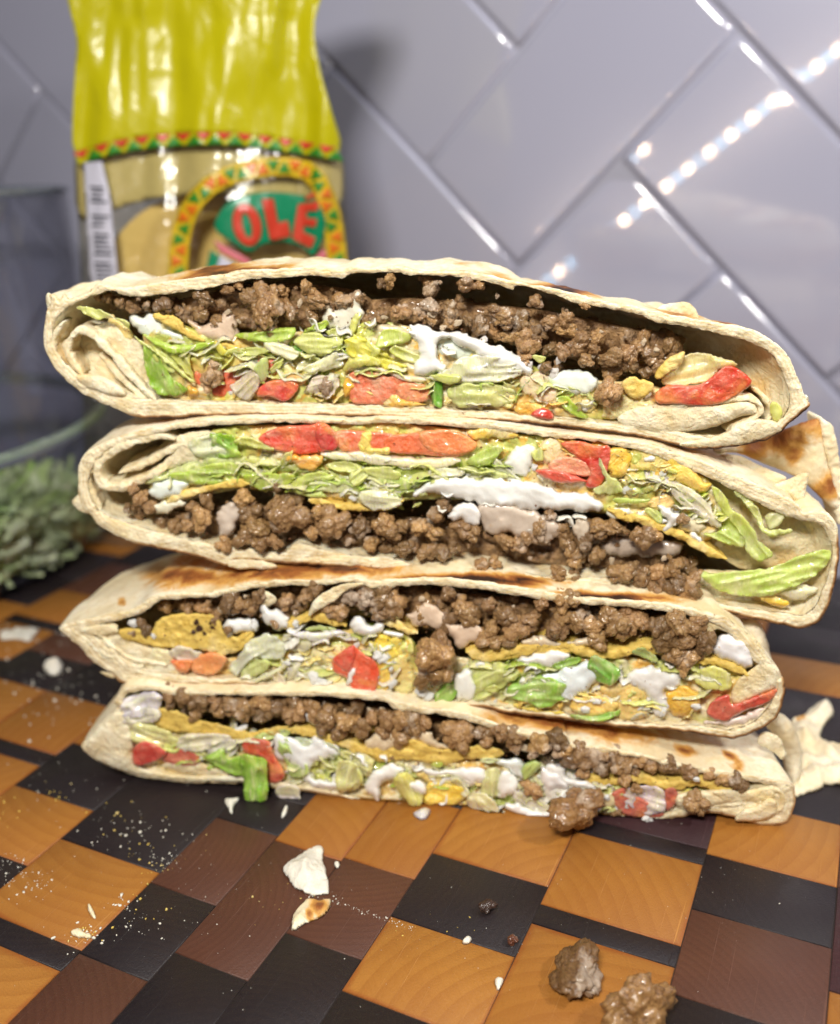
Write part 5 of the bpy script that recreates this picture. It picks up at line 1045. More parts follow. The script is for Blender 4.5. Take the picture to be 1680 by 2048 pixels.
W.beef('F', [(640, 1000, 56, -.1), (700, 980, 60, -.1), (780, 960, 70, -.2), (850, 1000, 60, -.2), (860, 1050, 50, -.15), (560, 950, 50, -.1), (760, 870, 46, -.05), (800, 610, 34, -.2), (100, 920, 44, 0), (180, 920, 40, 0)])
W.meatfield('D', [(480, 560), (900, 500), (1300, 540), (1660, 560), (1660, 720), (1200, 700), (900, 690), (560, 620)], 44, (22, 44), (.5, 2.0))
W.meatfield('E', [(0, 520), (400, 520), (900, 560), (1300, 600), (1640, 720), (1640, 860), (1200, 780), (700, 720), (0, 680)], 56, (22, 46), (.6, 2.2))
W.scatter(seq(px('D', (960, 270), (1680, 260), (1680, 480), (960, 440))), 22, [('lettuce', C_LP), ('lettuce', C_LG), ('lettuce', C_LW)], (8, 17), (-.04, .2))
W.scatter(seq(px('E', (0, 240), (700, 200), (1200, 330), (1200, 460), (700, 440), (0, 470))), 30, [('lettuce', C_LP), ('lettuce', C_LW), ('cream', C_WH), ('cream', C_WH)], (7, 16), (-.08, .2))
W.scatter(seq(px('F', (360, 220), (700, 260), (940, 440), (900, 560), (560, 500), (380, 400))), 22, [('cheese', C_CH), ('cheese', C_CHY), ('lettuce', C_LP), ('cream', C_WH)], (7, 17), (-.05, .2))
W.specks(seq(px('D', (700, 150), (1680, 150), (1680, 700), (700, 650))), 70); W.specks(seq(px('E', (0, 150), (1500, 200), (1600, 640), (0, 700))), 120)
finish(W, [(px('D', (500, 400), (760, 290), (1300, 270), (1680, 300), (1680, 480), (1300, 460), (900, 410), (600, 440)), 26), (px('E', (0, 280), (700, 190), (860, 300), (300, 400), (0, 460)), 18), (px('F', (400, 260), (900, 420), (1100, 620), (900, 640), (500, 520)), 16)],
       [('D', [(480, 560), (900, 480), (1300, 520), (1660, 540), (1660, 700), (1100, 690), (700, 640)], 36), ('E', [(0, 530), (500, 530), (1000, 560), (1500, 600), (1640, 840), (1250, 760), (500, 690), (0, 660)], 36)],
       [(px('E', (340, 360), (1150, 400), (1180, 520), (900, 620), (640, 560), (360, 470)), 22), (px('F', (400, 480), (800, 560), (860, 700), (600, 640)), 8)], [(px('F', (380, 230), (760, 280), (960, 440), (700, 460), (400, 380)), 12), (px('E', (900, 120), (1300, 180), (1200, 260), (900, 250)), 5)])
W.P('fold', 'D', [(105, 480), (150, 450), (175, 490), (192, 545), (150, 535), (115, 510)], .15, .05, .1, label='torn white flake at the left end', step=2.4)
W.P('fold', 'D', [(860, 775), (920, 765), (1010, 770), (1085, 790), (1080, 810), (980, 812), (870, 805)], -.12, .06, .15, label='torn flake hanging from the lower lip', step=2.4)
W.P('fold', 'E', [(960, 790), (1060, 770), (1100, 800), (1000, 815)], -.05, .05, .1)
# toasted flap standing behind the right end
W.P('fold', 'F', [(860, 235), (1000, 215), (1100, 200), (1250, 150), (1400, 95), (1570, 42), (1585, 120), (1600, 250), (1640, 380), (1690, 520), (1640, 560), (1500, 420), (1400, 360), (1250, 300), (1100, 240), (960, 250)], 2.2, .25, .25, W=30, step=4, amp=.04, wave=.3, mat=M_SKIN, char=[(1350, 120, 60), (1500, 70, 45), (1200, 190, 40), (1420, 240, 26), (1620, 420, 40), (1450, 150, 30)], label='toasted brown flap of tortilla standing up behind the right end')
W.band('fold', 'F', [(1574, 40), (1600, 90), (1622, 170), (1648, 300), (1680, 480), (1676, 640)], 12, 2.05, .9, amp=.05, mat=M_SKIN)
W.P('fold', 'F', [(1300, 430), (1380, 390), (1500, 350), (1490, 440), (1470, 520), (1400, 490)], .8, .1, .2, label='pale turned corner beside the flap')
W.P('fold', 'F', [(980, 260), (1100, 250), (1250, 320), (1380, 380), (1300, 440), (1150, 390), (1040, 330)], 1.6, .12, .2, W=20, wave=.2)

# ================================================================== third wrap
o3 = seq(px('H', (42, 420), (80, 462), (150, 515), (210, 590), (300, 640), (350, 690), (480, 686), (620, 695), (760, 700), (900, 695), (1060, 705), (1280, 738), (1400, 748), (1480, 747)),
         px('I', (0, 545), (150, 560), (260, 588), (400, 580), (560, 612), (720, 628), (850, 645), (1000, 665), (1150, 670), (1300, 690), (1420, 705), (1530, 668), (1600, 600), (1622, 500), (1600, 440), (1540, 370), (1480, 300), (1400, 235), (1320, 205), (1200, 175), (1000, 158), (800, 142), (600, 110), (400, 80), (200, 66), (0, 78)),
         px('H', (1480, 176), (1400, 180), (1250, 192), (1100, 190), (950, 208), (800, 245), (650, 252), (500, 268), (430, 312), (320, 352), (200, 372), (100, 398)))
i3 = seq(px('H', (200, 420), (240, 480), (350, 560), (480, 620), (640, 650), (780, 662), (900, 662), (1000, 680), (1200, 705), (1400, 715), (1600, 722)),
         px('I', (60, 530), (200, 548), (300, 560), (400, 562), (560, 590), (700, 606), (900, 628), (1100, 648), (1300, 655), (1420, 668), (1520, 620), (1575, 540), (1580, 490), (1520, 420), (1440, 330), (1380, 270), (1300, 235), (1180, 205), (1000, 186), (800, 170), (600, 145), (400, 115), (200, 98), (0, 112)),
         px('H', (1480, 206), (1400, 208), (1250, 218), (1100, 218), (950, 236), (800, 272), (650, 278), (530, 292), (450, 345), (330, 385)))
w3 = Wrap(2, 'w', 'third wrap from the top, toasted roof showing, yellow corn shell in its left end', o3, i3,
          [('H', 640, 170, 85, 16, .95), ('H', 560, 215, 50, 12, .6), ('H', 1050, 160, 110, 14, 1.0), ('H', 1350, 130, 140, 12, 1.05), ('H', 700, 90, 60, 12, .6), ('H', 345, 300, 9, 7, 1.0), ('H', 800, 195, 60, 12, .5), ('I', 400, 80, 150, 10, 1.3), ('I', 900, 150, 150, 8, 1.3), ('H', 860, 110, 60, 14, .5)],
          edge_dark=lambda q: np.clip((q[:, 1]-1340)/30, 0, 1)*.9+.3, lift=.10)
W = w3
W.P('fill', 'H', [(560, 540), (900, 560), (1000, 470), (1250, 440), (1720, 440), (1720, 715), (1300, 700), (900, 655), (640, 640)], +.34, .16, .6, W=14, amp=.15, ns=3.0, step=4)
W.P('fill', 'I', [(-20, 320), (300, 380), (600, 400), (900, 380), (1200, 400), (1440, 430), (1560, 520), (1500, 620), (1380, 660), (1000, 640), (700, 605), (400, 560), (-20, 530)], +.34, .16, .6, W=14, amp=.15, ns=3.0, step=4)
# left end
W.P('fold', 'H', [(90, 430), (200, 410), (320, 400), (330, 440), (400, 490), (560, 540), (640, 600), (600, 680), (400, 680), (300, 620), (180, 550), (120, 480)], .12, .08, .4, amp=.05, W=14, label='layered pale folds at the left tip')
W.band('fold', 'H', [(110, 440), (200, 500), (300, 570), (420, 630), (560, 660), (760, 670)], 5, -.02, 1.0, amp=.03)
W.band('fold', 'H', [(140, 425), (230, 450), (300, 520), (420, 580), (560, 600)], 4, .0, 1.0, amp=.03)
W.band('fold', 'H', [(240, 560), (330, 590), (400, 620), (450, 600)], 4, -.02, .8)
W.P('fold', 'H', [(240, 632), (300, 640), (330, 655), (300, 662), (262, 648)], .1, .04, .1, step=2.4)
W.P('fold', 'H', [(140, 430), (230, 405), (315, 415), (325, 450), (260, 460), (190, 460)], .0, .10, .3, label='pale crumbly fold end')
W.P('tostada', 'H', [(330, 430), (420, 425), (480, 440), (540, 370), (680, 352), (800, 370), (840, 440), (920, 470), (980, 440), (960, 490), (900, 540), (800, 545), (720, 530), (600, 520), (500, 515), (400, 490), (340, 470)], .06, .08, .5, W=14, amp=.03, char=[(700, 395, 10), (715, 425, 11), (690, 440, 8), (770, 400, 8), (780, 420, 7), (740, 450, 7), (750, 390, 4)], label='bright yellow corn shell with a burnt patch')
W.P('lettuce', 'H', [(570, 540), (620, 505), (720, 540), (750, 560), (700, 580), (600, 575)], -.02, .10, .2, (.74, .66, .46))
W.P('tomato', 'H', [(575, 580), (640, 575), (690, 580), (660, 635), (620, 635)], -.02, .1, .3, (.84, .20, .06))
W.P('tomato', 'H', [(690, 575), (750, 540), (830, 550), (850, 580), (800, 640), (750, 650), (680, 630)], .0, .12, .4, (.86, .34, .18))
W.P('cheese', 'H', [(480, 515), (600, 540), (580, 600), (480, 570)], .05, .1, .3, (.88, .76, .46))
W.P('lettuce', 'h', [(60, 480), (140, 400), (200, 300), (330, 260), (430, 330), (440, 400), (400, 440), (300, 430), (220, 430), (140, 500), (110, 560)], -.02, .10, .2, (.72, .78, .50), wave=.1, label='pale translucent lettuce knob')
W.P('lettuce', 'h', [(140, 510), (200, 430), (280, 430), (340, 450), (330, 490), (260, 540), (180, 555), (145, 550)], -.04, .07, .15, (.54, .62, .20))
W.P('lettuce', 'h', [(120, 580), (240, 560), (360, 500), (440, 440), (470, 410), (460, 470), (360, 540), (240, 590), (160, 600)], -.08, .06, .1, C_LW)
W.P('lettuce', 'h', [(440, 500), (500, 440), (570, 470), (540, 550), (480, 570), (420, 560)], .0, .06, .2, (.76, .74, .44))
W.P('lettuce', 'h', [(340, 530), (400, 520), (450, 590), (430, 625), (390, 590)], -.1, .05, .1, (.80, .70, .44), step=2.4)
W.P('lettuce', 'h', [(430, 270), (560, 290), (620, 330), (580, 385), (500, 370), (430, 350)], -.06, .06, .1, C_LW)
W.P('lettuce', 'h', [(470, 270), (560, 240), (640, 250), (760, 240), (850, 250), (760, 290), (690, 325), (600, 305), (520, 290)], -.16, .07, .1, (.80, .80, .66), label='white glossy onion-like strip', step=2.4)
W.P('lettuce', 'h', [(560, 240), (620, 205), (740, 210), (800, 240), (700, 245)], .05, .06, .2, (.50, .62, .20))
W.P('cheese', 'h', [(480, 400), (700, 330), (860, 350), (850, 600), (740, 620), (600, 600), (520, 500)], .1, .12, .3, (.88, .78, .40))
W.P('cheese', 'h', [(1040, 440), (1100, 460), (1140, 560), (1120, 650), (1060, 640), (1060, 560)], -.06, .10, .3, (.86, .52, .05))
W.P('cheese', 'h', [(1160, 400), (1260, 420), (1310, 540), (1300, 650), (1180, 650), (1150, 520)], .02, .12, .3, (.84, .72, .28))
W.P('cheese', 'h', [(920, 300), (1080, 310), (1200, 280), (1240, 360), (1180, 420), (1080, 340), (960, 350)], .04, .1, .3, (.84, .62, .10))
W.P('tomato', 'h', [(755, 430), (830, 370), (890, 335), (960, 390), (1040, 440), (1070, 520), (1060, 600), (1030, 660), (980, 690), (940, 690), (880, 620), (850, 560), (770, 520)], -.12, .16, .5, (.80, .13, .05), W=10, label='red tomato wedge dripping cheese at the middle')
W.P('tomato', 'h', [(760, 425), (850, 360), (900, 335), (910, 400), (880, 500), (840, 510), (790, 470)], -.22, .08, .2, (.72, .06, .03))
W.P('cream', 'h', [(850, 580), (870, 530), (890, 490), (910, 520), (880, 580), (855, 600)], -.28, .06, .1, C_WH)
W.dabs('cream', 'h', [(955, 555, 22), (990, 615, 22), (1095, 420, 42), (1150, 500, 20), (1160, 600, 26), (1050, 540, 20), (640, 560, 40), (700, 590, 32), (455, 460, 20), (1370, 660, 30)], C_WH, -.16)
W.P('cream', 'h', [(860, 200), (900, 150), (960, 150), (1010, 200), (1060, 180), (1110, 210), (1080, 260), (1000, 275), (920, 265)], -.14, .14, .3, C_WH)
W.P('cream', 'h', [(1100, 250), (1220, 260), (1230, 280), (1150, 280)], -.1, .08, .2, C_WH)
W.P('cream', 'h', [(290, 60), (330, 80), (400, 90), (460, 150), (460, 220), (400, 240), (340, 220), (290, 180), (270, 120)], -.08, .14, .3, C_WH)
W.P('cream', 'H', [(830, 400), (900, 370), (980, 390), (1000, 430), (920, 450), (850, 440)], -.02, .12, .3, C_WH)
W.dabs('cream', 'H', [(400, 400, 22), (860, 440, 22), (780, 590, 18), (500, 460, 14), (980, 410, 24), (1180, 400, 20)], C_WH, -.05)
W.band('tostada', 'h', [(430, 225), (520, 180), (620, 150), (740, 165), (850, 210)], 8, .0, 1.6, amp=.05)
W.band('tostada', 'h', [(-60, 420), (40, 380), (120, 320), (210, 250)], 8, .0, 1.2, amp=.05)
W.band('tostada', 'h', [(1080, 190), (1180, 190), (1260, 240), (1330, 250)], 8, .02, 1.4, amp=.05)
W.band('tostada', 'I', [(360, 360), (440, 385), (540, 370), (640, 350), (740, 335), (840, 370), (960, 375), (1080, 350), (1140, 370)], 9, .0, 1.6, amp=.05, label='ragged corn shell layer under the beef')
W.band('tostada', 'I', [(1270, 400), (1340, 400), (1420, 430), (1475, 455)], 9, -.02, 1.2, amp=.05)
W.P('tostada', 'I', [(380, 350), (520, 345), (660, 320), (800, 345), (860, 370), (760, 370), (640, 372), (520, 395), (420, 395)], .08, .08, .4)
# right part
W.P('cream', 'I', [(560, 400), (640, 370), (720, 360), (780, 380), (720, 420), (640, 420)], -.08, .14, .3, C_WH, label='smooth white sour cream tongue')
W.P('lettuce', 'I', [(700, 420), (760, 385), (820, 395), (740, 430)], -.02, .05, .1, (.22, .42, .04))
W.P('lettuce', 'I', [(345, 430), (420, 395), (520, 410), (570, 450), (530, 490), (440, 545), (390, 570), (380, 500)], -.04, .10, .2, (.58, .66, .18), wave=.1)
W.P('lettuce', 'I', [(230, 575), (245, 520), (290, 485), (330, 480), (330, 520), (290, 570), (250, 582)], -.12, .06, .1, (.18, .42, .03), label='dark green lettuce tip poking down')
W.P('lettuce', 'I', [(520, 540), (540, 490), (640, 455), (700, 470), (780, 500), (760, 540), (690, 580), (640, 585), (580, 555)], -.06, .07, .15, (.26, .48, .06), wave=.1, label='wide green lettuce leaf under sour cream')
W.P('cream', 'I', [(650, 460), (720, 440), (840, 400), (880, 430), (870, 490), (820, 530), (740, 550), (690, 500)], -.10, .10, .3, (.80, .86, .84), label='thin white cream over green leaf')
W.P('lettuce', 'I', [(845, 400), (880, 375), (970, 435), (945, 490), (900, 488), (840, 450)], -.18, .07, .15, (.17, .40, .05), rag=.5, label='deep green lettuce square dabbed with cream')
W.P('lettuce', 'I', [(760, 610), (840, 615), (930, 600), (968, 590), (960, 615), (880, 640), (800, 630)], -.10, .05, .1, (.25, .52, .06))
W.P('cheese', 'I', [(780, 550), (870, 530), (960, 560), (960, 600), (860, 620), (780, 600)], -.04, .12, .3, (.86, .56, .14))
W.P('cheese', 'I', [(880, 500), (1000, 480), (1080, 520), (1080, 620), (980, 630), (940, 560)], .04, .12, .3, (.88, .60, .20))
W.P('cheese', 'I', [(1150, 520), (1220, 500), (1290, 540), (1270, 600), (1190, 620), (1150, 580)], -.02, .12, .3, (.84, .46, .04))
W.P('cheese', 'I', [(540, 570), (660, 590), (760, 600), (720, 612), (600, 600)], -.02, .08, .3, (.84, .58, .08))
W.P('cheese', 'I', [(0, 300), (60, 310), (100, 380), (60, 430), (0, 400)], .0, .10, .3, (.84, .60, .06))
W.P('cheese', 'I', [(-10, 420), (40, 430), (40, 510), (10, 530), (-10, 520)], -.04, .10, .3, (.86, .50, .05))
W.P('cream', 'I', [(1040, 430), (1120, 420), (1200, 450), (1210, 490), (1150, 520), (1170, 580), (1140, 620), (1100, 610), (1080, 540), (1010, 500), (1000, 460)], -.06, .12, .3, (.82, .80, .74), label='pearly cream running down')
W.P('cream', 'I', [(360, 420), (390, 450), (400, 520), (370, 560), (320, 540), (310, 480), (330, 440)], -.08, .10, .3, (.82, .82, .74))
W.dabs('cream', 'I', [(880, 560, 16), (830, 590, 18), (1270, 580, 16), (1140, 600, 16), (890, 430, 18), (900, 460, 14), (10, 380, 22), (180, 520, 20), (210, 540, 22), (770, 540, 14)], C_WH, -.16)
W.P('lettuce', 'I', [(1010, 365), (1060, 345), (1120, 390), (1110, 405), (1060, 385)], -.04, .05, .1, (.34, .48, .14))
W.P('lettuce', 'I', [(1250, 450), (1340, 420), (1400, 450), (1410, 500), (1370, 520), (1290, 500)], -.04, .08, .2, (.74, .74, .18), label='ribbed yellow lettuce by the right end')
W.P('cream', 'I', [(1330, 330), (1400, 290), (1470, 340), (1500, 390), (1470, 430), (1400, 400), (1340, 380)], -.02, .16, .4, (.84, .82, .80), label='large glossy cream blob at the right end')
W.P('fold', 'I', [(1405, 540), (1430, 480), (1490, 430), (1540, 400), (1600, 440), (1590, 500), (1500, 540), (1430, 575)], .02, .08, .4, W=14, label='pale inner tortilla tab')
W.P('tomato', 'I', [(1310, 600), (1340, 550), (1400, 530), (1410, 570), (1500, 540), (1590, 510), (1560, 560), (1480, 590), (1420, 620), (1390, 640), (1330, 625)], -.04, .12, .3, (.56, .035, .02), label='dark red tomato sliver at the right end')
W.P('cream', 'I', [(1300, 640), (1420, 620), (1540, 580), (1520, 620), (1420, 655), (1340, 655)], .0, .08, .2, (.78, .64, .54))
W.P('fold', 'I', [(1310, 235), (1400, 240), (1480, 290), (1540, 360), (1520, 370), (1420, 300), (1350, 275), (1330, 300), (1300, 270)], .1, .05, .1, step=2.6)
W.P('fold', 'H', [(1240, 360), (1262, 300), (1310, 255), (1400, 212), (1490, 205), (1500, 215), (1420, 245), (1370, 290), (1320, 320), (1270, 350), (1250, 365)], -.22, .05, .12, step=2.2, label='loose white strip of tortilla hanging over the beef')
W.P('fold', 'H', [(1000, 240), (1060, 255), (1090, 290), (1050, 320), (1010, 300)], -.04, .06, .2, (1, 1, 1))
# meat
W.beef('H', [(440, 400, 30, 0), (460, 430, 28, -.05), (400, 440, 26, .1), (560, 320, 44, .5), (660, 320, 44, .4), (740, 330, 40, .3), (870, 290, 60, .0), (840, 320, 40), (900, 310, 40, -.05), (960, 320, 50, .1), (790, 380, 36, .1), (800, 360, 36, .2), (1000, 280, 44, .1), (1030, 270, 36, 0), (1140, 290, 50, .1), (1190, 320, 46), (1230, 270, 40, .0), (1280, 230, 50, .1), (1340, 330, 44, .0), (1390, 340, 48, .0), (1440, 270, 50, .1), (1500, 280, 60, .0), (1540, 250, 60, .1), (1600, 280, 70, .0), (1580, 340, 50, .0), (1660, 300, 60, .1), (1080, 400, 26, -.15), (860, 430, 26, -.1), (1130, 350, 30), (1640, 220, 40, .3)])
W.beef('I', [(30, 130, 40, .2), (70, 180, 56, .0), (40, 200, 44, .0), (290, 130, 30, .1), (340, 180, 40, .2), (200, 200, 50, .3), (280, 240, 44, .1), (380, 220, 50, .15), (450, 180, 34, .0), (480, 200, 34), (520, 220, 44, .1), (460, 270, 40, .1), (430, 310, 44, .0), (480, 320, 44, .0), (560, 270, 50, .0), (540, 320, 30, .0), (620, 240, 50, .1), (660, 170, 40, .1), (740, 160, 46, .1), (770, 150, 40, .1), (720, 270, 50, -.05), (740, 230, 40, .0), (800, 240, 50, .1), (860, 260, 54, .0), (920, 220, 50, .1), (880, 310, 44, -.05), (960, 260, 60, .0), (1020, 240, 50, .1), (1060, 250, 44, .1), (990, 210, 36, .2), (1130, 260, 54, .0), (1200, 250, 60, -.05), (1260, 270, 50, .0), (1170, 310, 60, -.1), (1230, 320, 60, -.1), (1190, 370, 50, -.12), (1240, 390, 44, -.14), (1300, 330, 50, -.05), (1220, 430, 34, -.15), (1290, 240, 36, .1), (520, 330, 20, -.1)])
W.beef('I', [(235, 380, 88, -.34), (215, 450, 60, -.30), (250, 330, 50, -.28), (270, 430, 50, -.3)], tint=(1.0, .98, .95))
W.P('cream', 'I', [(130, 220), (200, 170), (260, 200), (310, 250), (400, 250), (430, 290), (380, 330), (330, 340), (300, 300), (220, 270), (150, 260)], .0, .14, .4, (.66, .50, .36), label='beige sauce between beef crumbs')
W.P('cream', 'I', [(580, 320), (660, 300), (740, 320), (860, 310), (860, 340), (740, 340), (620, 345)], -.02, .10, .3, (.78, .64, .44))
W.meatfield('H', [(520, 300), (900, 260), (1300, 210), (1660, 220), (1660, 370), (1200, 350), (1000, 380), (700, 370)], 46, (20, 42), (.5, 1.9))
W.meatfield('I', [(0, 110), (600, 150), (1000, 200), (1280, 240), (1340, 330), (1200, 330), (800, 300), (400, 300), (0, 230)], 70, (24, 44), (.4, 1.9))
W.scatter(seq(px('h', (60, 420), (700, 330), (1300, 340), (1300, 640), (600, 600), (120, 600))), 30, [('lettuce', C_LW), ('lettuce', C_LP), ('cheese', C_CHY), ('cream', C_WH), ('cheese', C_CH)], (7, 15), (-.06, .2))
W.scatter(seq(px('I', (380, 420), (1000, 420), (1300, 460), (1300, 620), (900, 620), (400, 560))), 34, [('lettuce', C_LP), ('lettuce', C_LW), ('cheese', C_CH), ('cream', C_WH), ('cream', C_WH)], (7, 15), (-.08, .2))
W.specks(seq(px('H', (400, 400), (1680, 230), (1680, 700), (600, 620))), 90); W.specks(seq(px('I', (0, 200), (1200, 250), (1400, 600), (0, 520))), 110)

finish(W, [(px('h', (60, 440), (430, 260), (1200, 260), (1300, 640), (600, 610), (120, 590)), 22), (px('I', (340, 420), (1000, 400), (1440, 440), (1300, 600), (900, 600), (400, 560)), 22)],
       [('H', [(520, 310), (900, 270), (1300, 230), (1660, 230), (1660, 360), (1200, 350), (900, 370)], 30), ('I', [(0, 130), (600, 180), (1000, 220), (1300, 260), (1280, 400), (900, 320), (400, 320), (0, 220)], 40)],
       [(px('I', (300, 400), (1250, 400), (1200, 600), (400, 540)), 18), (px('h', (300, 200), (1300, 220), (1280, 600), (600, 600)), 12)], [(px('I', (450, 520), (1300, 520), (1250, 640), (600, 600)), 12), (px('h', (460, 360), (1280, 330), (1280, 620), (560, 600)), 8)])
# ================================================================== bottom wrap
o4 = seq(px('J', (55, 345), (110, 395), (180, 430), (300, 480), (420, 502), (560, 515), (720, 520), (860, 520), (1000, 545), (1150, 560), (1300, 590), (1420, 625), (1600, 640)),
         px('K', (60, 445), (180, 462), (330, 488), (480, 505), (600, 508), (800, 500), (900, 512), (1000, 500), (1110, 478), (1220, 470), (1300, 498), (1400, 520), (1478, 502), (1506, 450), (1510, 400), (1492, 352), (1400, 335), (1280, 315), (1100, 288), (930, 243), (860, 232), (760, 215), (650, 208), (640, 190), (560, 168), (440, 150), (300, 100), (160, 68), (0, 48)),
         px('J', (1500, 100), (1300, 82), (1100, 76), (900, 76), (700, 76), (500, 72), (400, 52), (300, 52), (250, 68), (210, 135), (235, 150), (160, 220), (95, 290)))
i4 = seq(px('J', (300, 300), (310, 380), (300, 440), (400, 465), (560, 485), (720, 495), (860, 498), (1000, 515), (1150, 535), (1300, 565), (1420, 600), (1600, 615)),
         px('K', (60, 425), (180, 442), (330, 465), (480, 480), (600, 485), (800, 480), (950, 478), (1100, 450), (1220, 430), (1330, 415), (1420, 400), (1440, 370), (1330, 350), (1200, 328), (1060, 300), (930, 262), (860, 252), (760, 238), (650, 226), (560, 200), (440, 175), (300, 128), (160, 95), (0, 78)),
         px('J', (1500, 125), (1300, 108), (1100, 100), (900, 98), (700, 96), (500, 95), (400, 78), (310, 80), (260, 110), (265, 180)))
w4 = Wrap(3, 'w', 'bottom wrap on the board, beef at its roof, green lettuce leaf drooping from its front', o4, i4,
          [('K', 500, 100, 90, 12, 1.0), ('K', 640, 130, 90, 12, 1.05), ('K', 850, 165, 90, 14, .8), ('K', 1090, 235, 22, 8, .8), ('K', 1260, 250, 14, 8, .95), ('K', 1290, 290, 13, 6, .95), ('K', 1000, 190, 60, 12, .5)],
          edge_dark=lambda q: np.clip((q[:, 1]-1540)/50, 0, 1)*.55+.25, zmin=.02, lift=.12)
W = w4
W.P('fill', 'J', [(300, 150), (420, 120), (460, 220), (800, 280), (1300, 330), (1700, 380), (1700, 620), (1400, 600), (1100, 530), (800, 498), (480, 480), (330, 430)], +.34, .16, .6, W=14, amp=.15, ns=3.0, step=4)
W.P('fill', 'K', [(-20, 260), (400, 280), (700, 340), (1000, 370), (1340, 370), (1380, 400), (1200, 440), (1000, 475), (700, 485), (350, 470), (-20, 430)], +.34, .16, .6, W=14, amp=.15, ns=3.0, step=4)
W.P('fold', 'J', [(70, 340), (150, 240), (240, 170), (300, 300), (310, 420), (400, 460), (560, 480), (820, 485), (860, 515), (560, 510), (300, 475), (150, 420)], -.02, .14, .3, amp=.03, W=26, step=4, label='pale tortilla front folded over the left end')
W.P('lettuce', 'J', [(250, 120), (340, 80), (430, 90), (440, 150), (380, 200), (280, 210), (240, 170)], .02, .08, .3, (.84, .82, .70))
W.P('lettuce', 'J', [(240, 215), (300, 175), (430, 165), (430, 215), (360, 235), (280, 235)], -.05, .05, .1, (.80, .76, .52))
W.P('lettuce', 'J', [(230, 230), (340, 230), (420, 250), (500, 290), (560, 350), (500, 390), (420, 370), (330, 340), (270, 290)], -.06, .10, .2, (.78, .78, .26), wave=.15, label='frilly yellow lettuce at the left end')
W.P('tostada', 'J', [(430, 160), (520, 170), (600, 210), (740, 240), (860, 270), (960, 255), (1000, 240), (1060, 260), (960, 290), (820, 310), (700, 290), (560, 280), (440, 260), (400, 200)], .0, .08, .5, W=12, label='golden corn shell under the beef at left')
W.P('tomato', 'J', [(305, 350), (350, 318), (400, 330), (465, 370), (440, 400), (370, 430), (305, 435)], -.16, .14, .4, (.56, .05, .05), rag=.6, label='red tomato dice near the left end')
W.P('tomato', 'J', [(460, 370), (540, 350), (620, 380), (620, 430), (520, 440), (440, 410)], .0, .08, .3, (.62, .16, .12))
W.P('cheese', 'J', [(440, 430), (560, 400), (660, 430), (800, 480), (700, 490), (540, 470)], -.02, .08, .2, (.86, .70, .48))
W.P('lettuce', 'J', [(510, 340), (560, 285), (700, 280), (780, 300), (720, 330), (640, 370), (560, 365)], -.05, .08, .2, (.78, .72, .46))
W.P('lettuce', 'J', [(660, 360), (740, 310), (810, 320), (800, 370), (740, 400), (690, 400)], -.04, .08, .2, (.74, .68, .52))
W.P('lettuce', 'J', [(880, 290), (960, 260), (1060, 265), (1040, 300), (960, 310), (900, 315)], -.06, .06, .1, (.46, .62, .16))
W.P('tomato', 'J', [(830, 320), (900, 300), (960, 320), (980, 380), (1020, 440), (1030, 490), (980, 525), (940, 490), (930, 400), (840, 380)], -.06, .12, .3, (.66, .10, .07), label='long red tomato strip behind the green leaf')
W.P('lettuce', 'J', [(640, 400), (690, 370), (730, 350), (760, 410), (830, 380), (850, 440), (830, 490), (760, 470), (700, 440)], -.20, .07, .15, (.26, .50, .04), rag=.5, wave=.1, label='bright green leaf wing')
W.P('lettuce', 'J', [(815, 385), (880, 385), (940, 410), (948, 500), (942, 605), (890, 615), (845, 620), (835, 540), (822, 460)], -.42, .07, .03, (.24, .50, .04), rag=.4, wave=.06, label='bright green lettuce leaf drooping over the board')
W.P('cream', 'J', [(975, 290), (1060, 300), (1130, 330), (1180, 290), (1240, 330), (1300, 350), (1280, 400), (1200, 400), (1160, 440), (1180, 500), (1290, 500), (1320, 540), (1230, 550), (1140, 520), (1090, 440), (1000, 400), (980, 340)], -.10, .14, .4, (.84, .84, .80), label='white cream sweeping through the lettuce')
W.P('lettuce', 'J', [(1010, 300), (1060, 320), (1080, 400), (1140, 440), (1130, 490), (1060, 490), (1040, 420), (1000, 360)], -.14, .06, .1, (.44, .62, .16))
W.P('lettuce', 'J', [(1080, 300), (1180, 310), (1280, 340), (1300, 390), (1180, 370), (1100, 340)], -.04, .06, .1, (.60, .74, .42))
W.P('lettuce', 'J', [(990, 540), (1090, 530), (1105, 600), (1050, 600), (990, 580)], -.3, .06, .1, (.78, .70, .50), rag=.5)
W.P('lettuce', 'J', [(1280, 420), (1340, 410), (1400, 450), (1400, 510), (1340, 550), (1280, 560)], -.14, .08, .1, (.70, .72, .28))
W.P('lettuce', 'k', [(90, 420), (180, 410), (260, 460), (290, 540), (240, 600), (160, 610), (120, 540), (140, 480)], -.12, .08, .1, (.68, .72, .24))
W.P('lettuce', 'k', [(80, 350), (200, 340), (330, 380), (360, 420), (330, 520), (290, 500), (260, 440), (160, 400)], -.05, .06, .1, (.60, .58, .22))
W.P('cream', 'k', [(300, 580), (360, 480), (440, 440), (560, 450), (520, 520), (420, 560), (400, 660), (380, 690), (340, 640)], -.14, .12, .3, C_WH)
W.P('lettuce', 'k', [(490, 560), (530, 490), (610, 500), (690, 640), (670, 730), (620, 715), (560, 660)], -.2, .08, .1, (.74, .72, .18), rag=.6, label='yellowish translucent lettuce piece hanging at the front')
W.P('cheese', 'k', [(720, 560), (820, 560), (960, 570), (980, 640), (940, 700), (820, 710), (720, 720), (690, 660)], -.06, .12, .3, (.86, .60, .08), label='melted yellow cheese at the lower edge')
